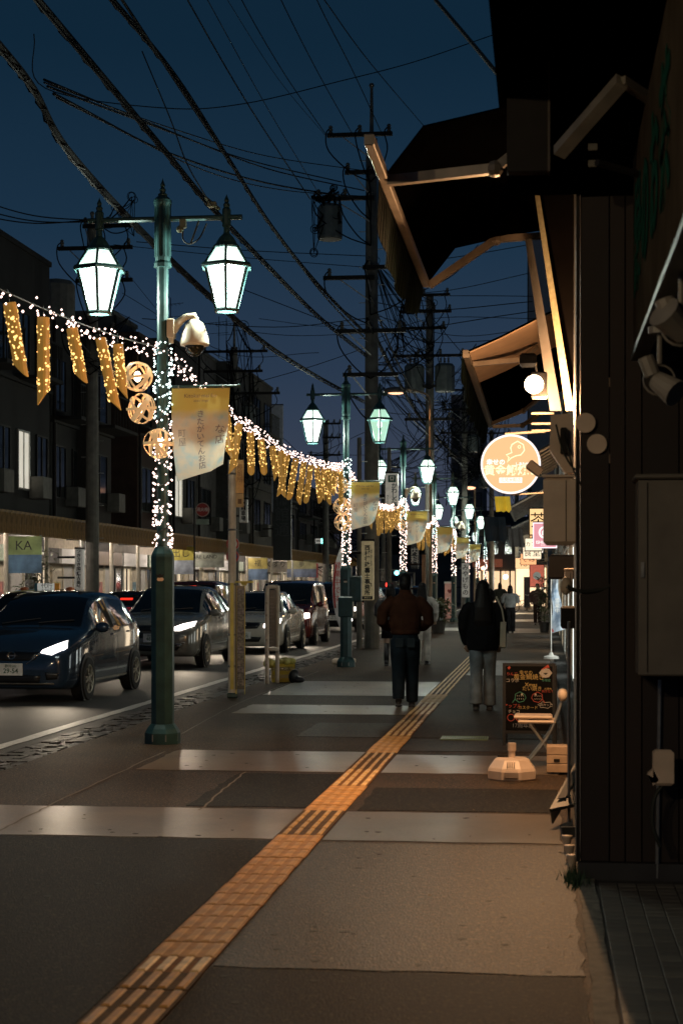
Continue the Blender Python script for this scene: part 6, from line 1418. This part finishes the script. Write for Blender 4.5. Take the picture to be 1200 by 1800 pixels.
MB().slab([(-.05, -.009, .76), (-.02, -.009, .78), (.01, -.009, .765), (.04, -.009, .78), (.07, -.009, .76), (.06, -.009, .70), (.04, -.009, .65), (.01, -.009, .68), (-.02, -.009, .65), (-.04, -.009, .70)], (0, -.004, 0)).build('tooth', M_wht, sg); MB().box(-.005, .025, -.016, -.013, .69, .75).box(-.025, .045, -.0165, -.0135, .71, .73).build('cross', MATS['clinic_green'], sg)
vsign(842, 905, 848, 975, 84, '商店街', 'narrow white vertical sign on the distant pole', M_wht, M_ink, .2) if False else None
vsign(811, 990, 824, 1050, 82, 'みやげもの', 'dark and white vertical sign standing by the far lamps', mat('pole_sign_white', (.6, .6, .5), .5), M_ink, .3)
vsign(722, 955, 735, 1000, 70, '内科', 'dark vertical sign between the second and third poles', mat('dark_sign', (.028, .034, .036), .5), M_white, .34)
vsign(741, 975, 747, 1060, 56, '', 'narrow wooden notice post before the fourth street lamp', mat('wood_post', (.30, .15, .07), .6), M_ink, .2)
# sodium lamp on the second pole
q = at(695, 690, 58)
t = thing('road_lamp', 'orange sodium road lamp on a long arm from a thin pole', 'street lamp', (-3.85, 58, 0))
MB().tube([(0, 0, 0), (0, 0, q.z - .4)] , .055, 8).tube(spline([(0, 0, q.z - .45), (-.1, 0, q.z - .1), (-.6, 0, q.z + .1), (q.x + 3.85, 0, q.z + .10)], 5), .04, 7).build('pole', mat('lamp_pole', (.30, .22, .14), .5), t)
MB().ball((q.x + 3.85, 0, q.z + .10), (.42, .16, .12), 14, 8).build('head', mat('road_lamp_head', (.12, .10, .09), .5), t)
MB().ball((q.x + 3.85, 0, q.z + .01), (.28, .12, .06), 12, 6).build('lens', glow('sodium_lens', (1, .50, .28), 2.2, sample=False), t)
lamp('sodium_light', 'SPOT', (q.x + 3.85, 0, q.z - .08), 320, (1, .48, .2), t, spot_size=rad(150), spot_blend=.5, shadow_soft_size=.1)
q = at(824, 858, 90)
t = thing('road_lamp', 'small distant orange sodium road lamp', 'street lamp', (q.x + .3, q.y, 0)); MB().tube([(0, 0, 0), (0, 0, q.z), (-.3, 0, q.z + .1)], .05, 6).build('pole', MATS['lamp_pole'], t); MB().ball((-.3, 0, q.z), (.36, .15, .09), 10, 6).build('lens', MATS['sodium_lens'], t)
# cables
CG = 'overhead cables against the evening sky'
def cable(label, pts, r, m=M_wire, spiral=0, n=8):
    P = spline(pts, n); o = thing('overhead_cable', label, 'cable', P[0], 0, CG)
    MB().tube([p - P[0] for p in P], r, 6).build('wire', m, o)
    if spiral:
        Q = []; 
        for i in range(len(P) - 1):
            L_ = (P[i + 1] - P[i]).length; k = max(2, int(L_ / .12))
            for j in range(k): Q.append(P[i].lerp(P[i + 1], j / k))
        S2 = []
        for i, p in enumerate(Q): a = i * 1.35; S2.append(p - P[0] + Vector((math.cos(a) * spiral, 0, math.sin(a) * spiral * .9 - spiral * .9)))
        MB().tube(S2, r * .35, 4).build('spiral_hanger', m, o)
        MB().tube([p - P[0] - Vector((0, 0, spiral * 1.5)) for p in P], r * .55, 5).build('carried_cable', m, o)
    return o
K = lambda X, *q: [atX(px, py, X) for px, py in q]
cable('thickest cable bundle with spiral hangers running from the left edge to the second lamp', K(-4.3, (-120, -60), (0, 78), (60, 155), (120, 262), (250, 405), (370, 520), (470, 605), (560, 662), (640, 705)), .026, M_wire, .034)
cable('second cable with spiral hangers crossing above the right lantern', K(-4.35, (-30, -120), (70, 0), (200, 155), (300, 275), (372, 362), (470, 465), (560, 555), (645, 625)), .024, M_wire, .036)
cable('pair of thick cables falling from the top to the main pole', K(-4.4, (130, -70), (200, 0), (310, 135), (400, 275), (480, 400), (560, 500), (642, 585)), .022, M_wire, .03)
cable('thick cable beside the pair falling to the main pole', K(-4.2, (150, -90), (215, 0), (320, 160), (410, 295), (490, 415), (570, 520), (645, 600)), .016)
cable('thin straight wire from the top edge to the transformer', K(-5.3, (290, -80), (330, 0), (440, 190), (545, 350)), .012)
cable('fainter wire right of the thin straight wire', K(-5.0, (330, -60), (365, 0), (470, 190), (560, 340)), .007)
cable('high wire ending at the left insulator of the main pole', K(-5.6, (395, -80), (425, 0), (500, 130), (573, 237)), .010)
cable('paired faint high wire beside the left insulator', K(-5.6, (370, -50), (400, 0), (490, 140), (573, 240)), .006)
cable('high wire ending at the middle insulator of the main pole', K(-4.9, (460, -80), (494, 0), (560, 130), (620, 237)), .010)
cable('high wire ending at the right insulator of the main pole', K(-4.1, (530, -80), (557, 0), (620, 125), (672, 237)), .010)
cable('high wire passing behind the big black awning', K(-3.6, (530, -50), (570, 0), (650, 110), (750, 228)), .010)
cable('wire sagging across the whole sky at the top', [at(60, 60, 34), at(80, 155, 36), at(290, 190, 38), at(430, 182, 40), at(600, 142, 42), at(730, 108, 44), at(870, 60, 46)], .012)
for i, (a, m_, b2) in enumerate((((78, 145), (300, 225), (640, 300)), ((84, 152), (320, 240), (640, 335)), ((95, 165), (300, 270), (640, 350)), ((100, 172), (360, 300), (640, 345)), ((78, 140), (260, 215), (600, 320)))):
    cable('%s drooping service line fanning across the sky from the thick bundle' % ORD[i], [at(a[0], a[1], 17), at(m_[0], m_[1], 27), at((m_[0] + b2[0]) / 2, (m_[1] + b2[1]) / 2 + 12, 36), at(b2[0], b2[1], 43)], .010 + .004 * (i % 3), M_wire)
cable('pale stay wire hanging from the sky to the right lantern arm', [at(250, 90, 17), at(300, 210, 17), at(330, 290, 17), at(372, 362, 17)], .007, M_wireg)
for i, (py0, py1) in enumerate(((358, 388), (375, 390), (388, 385))): cable('%s black line leaving the left edge beside the left pole' % ORD[i], [at(-60, py0 - 14, 40), at(60, (py0 + py1) / 2 + 6, 43), at(178, py1, 46)], .016)
for i, q in enumerate((((240, 425), (430, 440), (645, 450)), ((200, 430), (420, 452), (645, 470)), ((215, 515), (400, 620), (560, 620)), ((215, 470), (320, 590), (420, 640)), ((250, 560), (480, 575), (640, 560)), ((190, 540), (300, 600), (400, 690)), ((410, 580), (520, 590), (650, 585)), ((455, 560), (560, 573), (645, 570)), ((405, 500), (560, 560), (640, 590)), ((440, 675), (560, 640), (700, 590)), ((497, 770), (545, 800), (640, 760)), ((540, 795), (640, 800), (760, 790)), ((400, 700), (440, 790), (470, 850)))):
    cable('%s line crossing between the left and main poles' % ORD[i], [at(x, y_, 46 + 8 * (i % 4)) for x, y_ in q], .011)
for i, q in enumerate((((650, 530), (760, 545), (935, 530)), ((650, 470), (800, 452), (930, 430)), ((650, 520), (790, 510), (930, 480)), ((645, 550), (800, 590), (950, 575)), ((700, 585), (850, 560), (950, 545)), ((640, 560), (745, 600), (880, 598)), ((750, 520), (860, 520), (940, 521)), ((650, 600), (760, 560), (940, 560)), ((745, 510), (800, 480), (840, 430)), ((760, 560), (830, 640), (900, 700)), ((690, 530), (720, 640), (735, 760)), ((650, 660), (700, 640), (760, 600)))):
    cable('%s line crossing beneath the big black awning' % ORD[i], [at(x, y_, 50 + 6 * (i % 4)) for x, y_ in q], .013)
cable('thick cable rising to the roof at the top right', [at(765, 0, 12), at(820, 65, 11), at(882, 140, 10)], .014, M_wireg)
cable('cable running on from the second lamp pole to the far poles', K(-4.3, (645, 560), (690, 650), (730, 720), (760, 760), (800, 800)), .035, M_wire, .05)
cable('second long cable running on from the main pole', K(-4.2, (650, 520), (700, 640), (750, 730), (790, 790)), .022)
# knots of wire hung on the poles: too tangled to count
def tangle(px0, py0, px1, py1, D, n, seed, r, label):
    rr = random.Random(seed); b = MB()
    xm = [px0 + (px1 - px0) * f for f in (.08, .5, .92)]
    anc = [(rr.choice(xm) + rr.gauss(0, 5), rr.uniform(py0, py1)) for k in range(max(8, n // 4))]
    for k in range(n):
        a_, c_ = rr.sample(anc, 2); w = rr.choice((.0, .1, .25)) * abs(a_[0] - c_[0]) + rr.uniform(2, 10)
        q = [at(a_[0], a_[1], D + rr.uniform(-.6, .6)), at(a_[0] * .72 + c_[0] * .28, a_[1] * .72 + c_[1] * .28 + w * .75, D), at(a_[0] * .35 + c_[0] * .65, a_[1] * .35 + c_[1] * .65 + w * .8, D), at(c_[0], c_[1], D + rr.uniform(-.6, .6))]
        b.tube(spline(q, 6), r * rr.uniform(.45, 1.1), 4, False)
    for k in range(n // 3):                     # slack coils tied near the anchors
        x, y_ = rr.choice(anc); s_ = rr.uniform(3, 9); e = at(x, y_, D); b.torus(e, (at(x + s_, y_, D) - e).length, r * 1.2, Matrix.Rotation(rad(90) + rr.uniform(-.5, .5), 3, 'X') @ Matrix.Rotation(rr.uniform(-.6, .6), 3, 'Y'), 12, 4)
    o = b.build('wire_tangle', M_wire, None, kind='stuff'); o['label'] = label; return o
tangle(548, 330, 640, 560, 43, 34, 1, .018, 'tangled wires left of the main utility pole'); tangle(645, 420, 770, 640, 50, 60, 2, .016, 'tangled wires between the main and second poles'); tangle(655, 600, 860, 860, 66, 110, 3, .016, 'tangled wires around the second pole')
tangle(400, 540, 470, 900, 66, 40, 4, .02, 'tangled wires round the far side pole'); tangle(540, 860, 640, 1000, 100, 46, 5, .03, 'tangled wires at the far end of the road'); tangle(150, 540, 240, 720, 47, 22, 6, .014, 'tangled wires on the left pole'); tangle(770, 690, 900, 900, 95, 80, 7, .022, 'tangled wires over the far street lamps'); tangle(170, 345, 240, 445, 45.5, 22, 9, .016, 'tangled wires at the top of the left pole')
# lantern arm fittings of the nearest lamp
p = at(322, 385, 17.0); t = thing('cable_clamp', 'dangling clamp and wire tails under the nearest lamp arm', 'clamp', p)
MB().box(-.03, .03, -.03, .03, -.09, 0, .008).ball((-.03, 0, -.10), .04, 8, 5).build('clamp', mat('clamp_metal', (.16, .17, .11), .4, .5), t)
MB().tube(spline([(0, 0, -.09), (.0, 0, -.2), (.06, 0, -.25), (.16, 0, -.2), (.24, 0, -.05)], 5), .008, 5).tube([(.08, 0, -.24), (.16, 0, -.02)], .010, 5).build('tail', M_wireg, t)
p = at(372, 358, 17.2); t = thing('cable_clamp', 'pale wire clamp on the cable above the right lantern', 'clamp', p); MB().box(-.04, .05, -.03, .03, -.04, .02, .008).tube([(-.06, 0, .06), (.08, 0, -.06)], .02, 6).build('clamp', MATS['clamp_metal'], t)

# ================================================================ END OF THE STREET
def far_house(px0, px1, pytop, D, label, c, fl, wn, roof=True, pyb=None, emit=0):
    a, b2 = at(px0, HY, D), at(px1, HY, D); w = b2.x - a.x; h = at(px0, pytop, D).z
    t = thing('building', label, 'building', ((a.x + b2.x) / 2, a.y, 0), TH * 0)
    m = mat('far_wall_' + label[:14].replace(' ', '_'), c, .8, var=.2, sc=.8)
    MB().box(-w / 2, w / 2, 0, 8, 0, h).build('wall', m, t)
    for r in range(fl):
        z0 = h * (r + .3) / fl; hh = h / fl * .45
        if r == 0 and fl > 1: continue
        for k in range(wn):
            x0, x1 = -w / 2 + w * (k + .25) / wn, -w / 2 + w * (k + .75) / wn
            q = MB().box(x0 - .05, x1 + .05, -.05, 0, z0 - .05, z0 + hh + .05).build('window', M_trim, t); MB().box(x0, x1, -.06, -.05, z0, z0 + hh).build('pane', M_wglass, q)
    if roof: MB().slab([(-w / 2 - .4, -.5, h), (w / 2 + .4, -.5, h), (w / 2 + .2, 4, h + 1.2), (-w / 2 - .2, 4, h + 1.2)], (0, 0, .15)).build('roof', M_trim, t)
    else: MB().box(-w / 2, w / 2, -.1, .1, h, h + .3).build('parapet', m, t)
    return t
h_ = far_house(832, 905, 925, 128, 'two storey house with a lit ground floor shop closing the street', (.22, .19, .16), 2, 3)
lw = mat('lit_shop_front', (.5, .40, .28), .5, emit=1.1, ec=(1, .66, .38), var=.6, sc=.8)
MB().box(-1.5, 1.5, -.08, -.02, .3, 2.6).build('lit_front', lw, h_); MB().box(-1.6, .6, -.5, -.1, 2.9, 3.5).build('awning', mat('far_red_awning', (.35, .08, .05), .6, emit=.12, ec=(1, .3, .15)), h_)
for x in (-1.0, -.3, .4, 1.1): MB().box(x, x + .12, -.12, -.08, .2, 2.7).build('door_post', M_trim, h_)
h_ = far_house(905, 962, 940, 112, 'pale lit cafe with a white front at the end of the pavement', (.40, .32, .24), 2, 2)
MB().box(-1.0, .95, -.06, -.02, .2, 2.7).build('lit_front', mat('lit_cafe', (.6, .5, .36), .5, emit=1.3, ec=(1, .72, .42), var=.5, sc=.9), h_); MB().box(-.5, -.1, -.12, -.06, .1, 2.1).build('door', M_trim, h_); MB().box(.3, .55, -.1, -.06, 1.2, 1.7).box(.62, .85, -.1, -.06, 1.2, 1.7).build('notice', M_wht, h_)
MB().box(-1.1, 1.0, -1.2, -.05, 2.9, 3.05).build('canopy', M_trim, h_)
for i, (px, py, D, e, r, c) in enumerate(((848, 999, 120, 40, .14, (1, .5, .3)), (888, 1014, 110, 90, .16, (1, .93, .85)), (910, 990, 108, 90, .12, (1, .75, .45)), (925, 985, 106, 40, .1, (1, .6, .35)))):
    p = at(px, py, D); t = thing('shop_lamp', '%s small lit lamp on the far shop fronts from the left' % ORD[i], 'lamp', p, 0, 'small lamps on the far shop fronts')
    MB().ball((0, 0, 0), r, 10, 6).build('globe', glow('shop_lamp_%d' % i, c, 4, sample=False), t); MB().tube([(0, 0, r), (0, .2, r + .3)], .02, 5).build('bracket', M_trim, t); lamp('shop_light', 'POINT', (0, -.4, -.1), e, c, t, shadow_soft_size=.1)
p = gnd(946, 1090); t = thing('poster_board', 'red lit poster board on the far shop wall', 'poster', at(943, 1012, 95)); MB().box(-.42, .42, 0, .06, -.65, .65).build('frame', M_trim, t); MB().box(-.38, .38, -.01, 0, -.6, .6).build('poster', mat('red_poster', (.5, .08, .05), .5, emit=.35, ec=(1, .25, .15)), t); disc(.22, -.02, 16, .008).build('poster_disc', M_wht, t)
def bicycle(label, p, rz):
    t = thing('bicycle', label, 'bicycle', p, rz)
    for y in (-.52, .52):
        w = MB().torus((0, y, .33), .32, .035, Matrix.Rotation(rad(90), 3, 'Y'), 20, 5).build('wheel', M_rub, t); s_ = MB()
        for k in range(8): a = k * math.pi / 4; s_.tube([(0, y, .33), (0, y + .31 * math.cos(a), .33 + .31 * math.sin(a))], .005, 3)
        s_.build('spoke', M_steel, w)
    MB().tube([(0, -.52, .33), (0, -.40, .85), (0, -.38, .98)], .02, 5).tube([(0, -.41, .80), (0, .1, .36), (0, .25, .9)], .02, 5).tube([(0, .1, .36), (0, .52, .33), (0, .22, .80)], .014, 5).build('frame', M_black, t)
    MB().ball((0, .26, .93), (.07, .13, .04), 8, 5).build('saddle', M_black, t); MB().tube([(-.25, -.28, 1.02), (0, -.38, .98), (.25, -.28, 1.02)], .014, 5).build('handlebar', M_steel, t)
bicycle('bicycle parked before the lit cafe', (at(918, 1030, 100).x, 100, 0), rad(60)); bicycle('second bicycle leaning at the lit cafe wall', (at(934, 1030, 103).x, 103, 0), rad(80))
far_house(480, 660, 905, 190, 'long pinkish apartment block closing the road on the left', (.32, .25, .25), 3, 10, False)
far_house(662, 800, 930, 170, 'dim building behind the far queue of cars', (.12, .11, .11), 2, 6, False)
far_house(792, 850, 700, 150, 'tall pinkish tower behind the far poles', (.22, .18, .18), 7, 3, False)
far_house(925, 1040, 420, 60, 'slim pale tower showing beyond the awning on the right', (.30, .28, .28), 6, 2, False) if False else None
a = at(929, 600, 150); t = thing('slim_tower', 'slim pale tower edge beyond the big black awning', 'building', (a.x, a.y, 0)); hh = at(930, 415, 150).z
MB().box(-.06, 5.5, 0, 6, 0, hh).build('wall', mat('tower_white', (.42, .40, .40), .7, var=.1), t); MB().box(-.1, 5.6, -.06, .06, hh - 9, hh - 8.6).box(-.14, -.06, -.06, .0, 0, hh).build('joint', M_trim, t)
# hills
b = MB(); pts = [(-400 + 40 * k, 600, 18 + 16 * math.sin(k * .5) + 9 * math.sin(k * 1.3)) for k in range(21)]
for (x, y, z), (x2, y2, z2) in zip(pts, pts[1:]): b.add([(x, y, -5), (x2, y2, -5), (x2, y2, z2), (x, y, z), (x, y + 400, -5), (x2, y2 + 400, -5)], [(0, 1, 2, 3), (3, 2, 5, 4)])
b.build('hills', mat('far_hills', (.03, .04, .04), .9), kind='structure')
# traffic lights
for i, (px, py, D, c, lab) in enumerate(((567, 951, 105, (.25, 1, .85), 'green traffic light over the far end of the road'), (683, 1028, 90, (1, .06, .04), 'small red light glowing left of the brown jacket'), (697, 1007, 118, (.3, .95, 1), 'small green traffic light above the brown jacket'))):
    p = at(px, py, D); t = thing('traffic_light', lab, 'traffic light', p)
    MB().box(-.75, .4, .0, .2, -.2, .2, .03).build('housing', M_black, t); MB().ball((0, -.02, 0), (.17, .06, .17), 12, 7).build('lamp', glow('signal_%d' % i, c, 3.2, sample=False), t); MB().tube([(.4, .1, 0), (1.2, .1, 0), (1.2, .1, -p.z)], .06, 6).build('pole', M_pole, t)
for i, px in enumerate((546, 559)):
    p = at(px, 951, 104); t = thing('road_sign_panel', ('left', 'right')[i] + ' white sign panel beside the green traffic light', 'sign', p); MB().box(-.17, .17, 0, .06, -.15, .15).build('panel', mat('sign_lit_white', (.6, .58, .52), .5, emit=.35), t); MB().box(-.12, .12, -.006, 0, -.03, .04).build('print', M_ink, t)
bpy.data.scenes.remove(TMP)
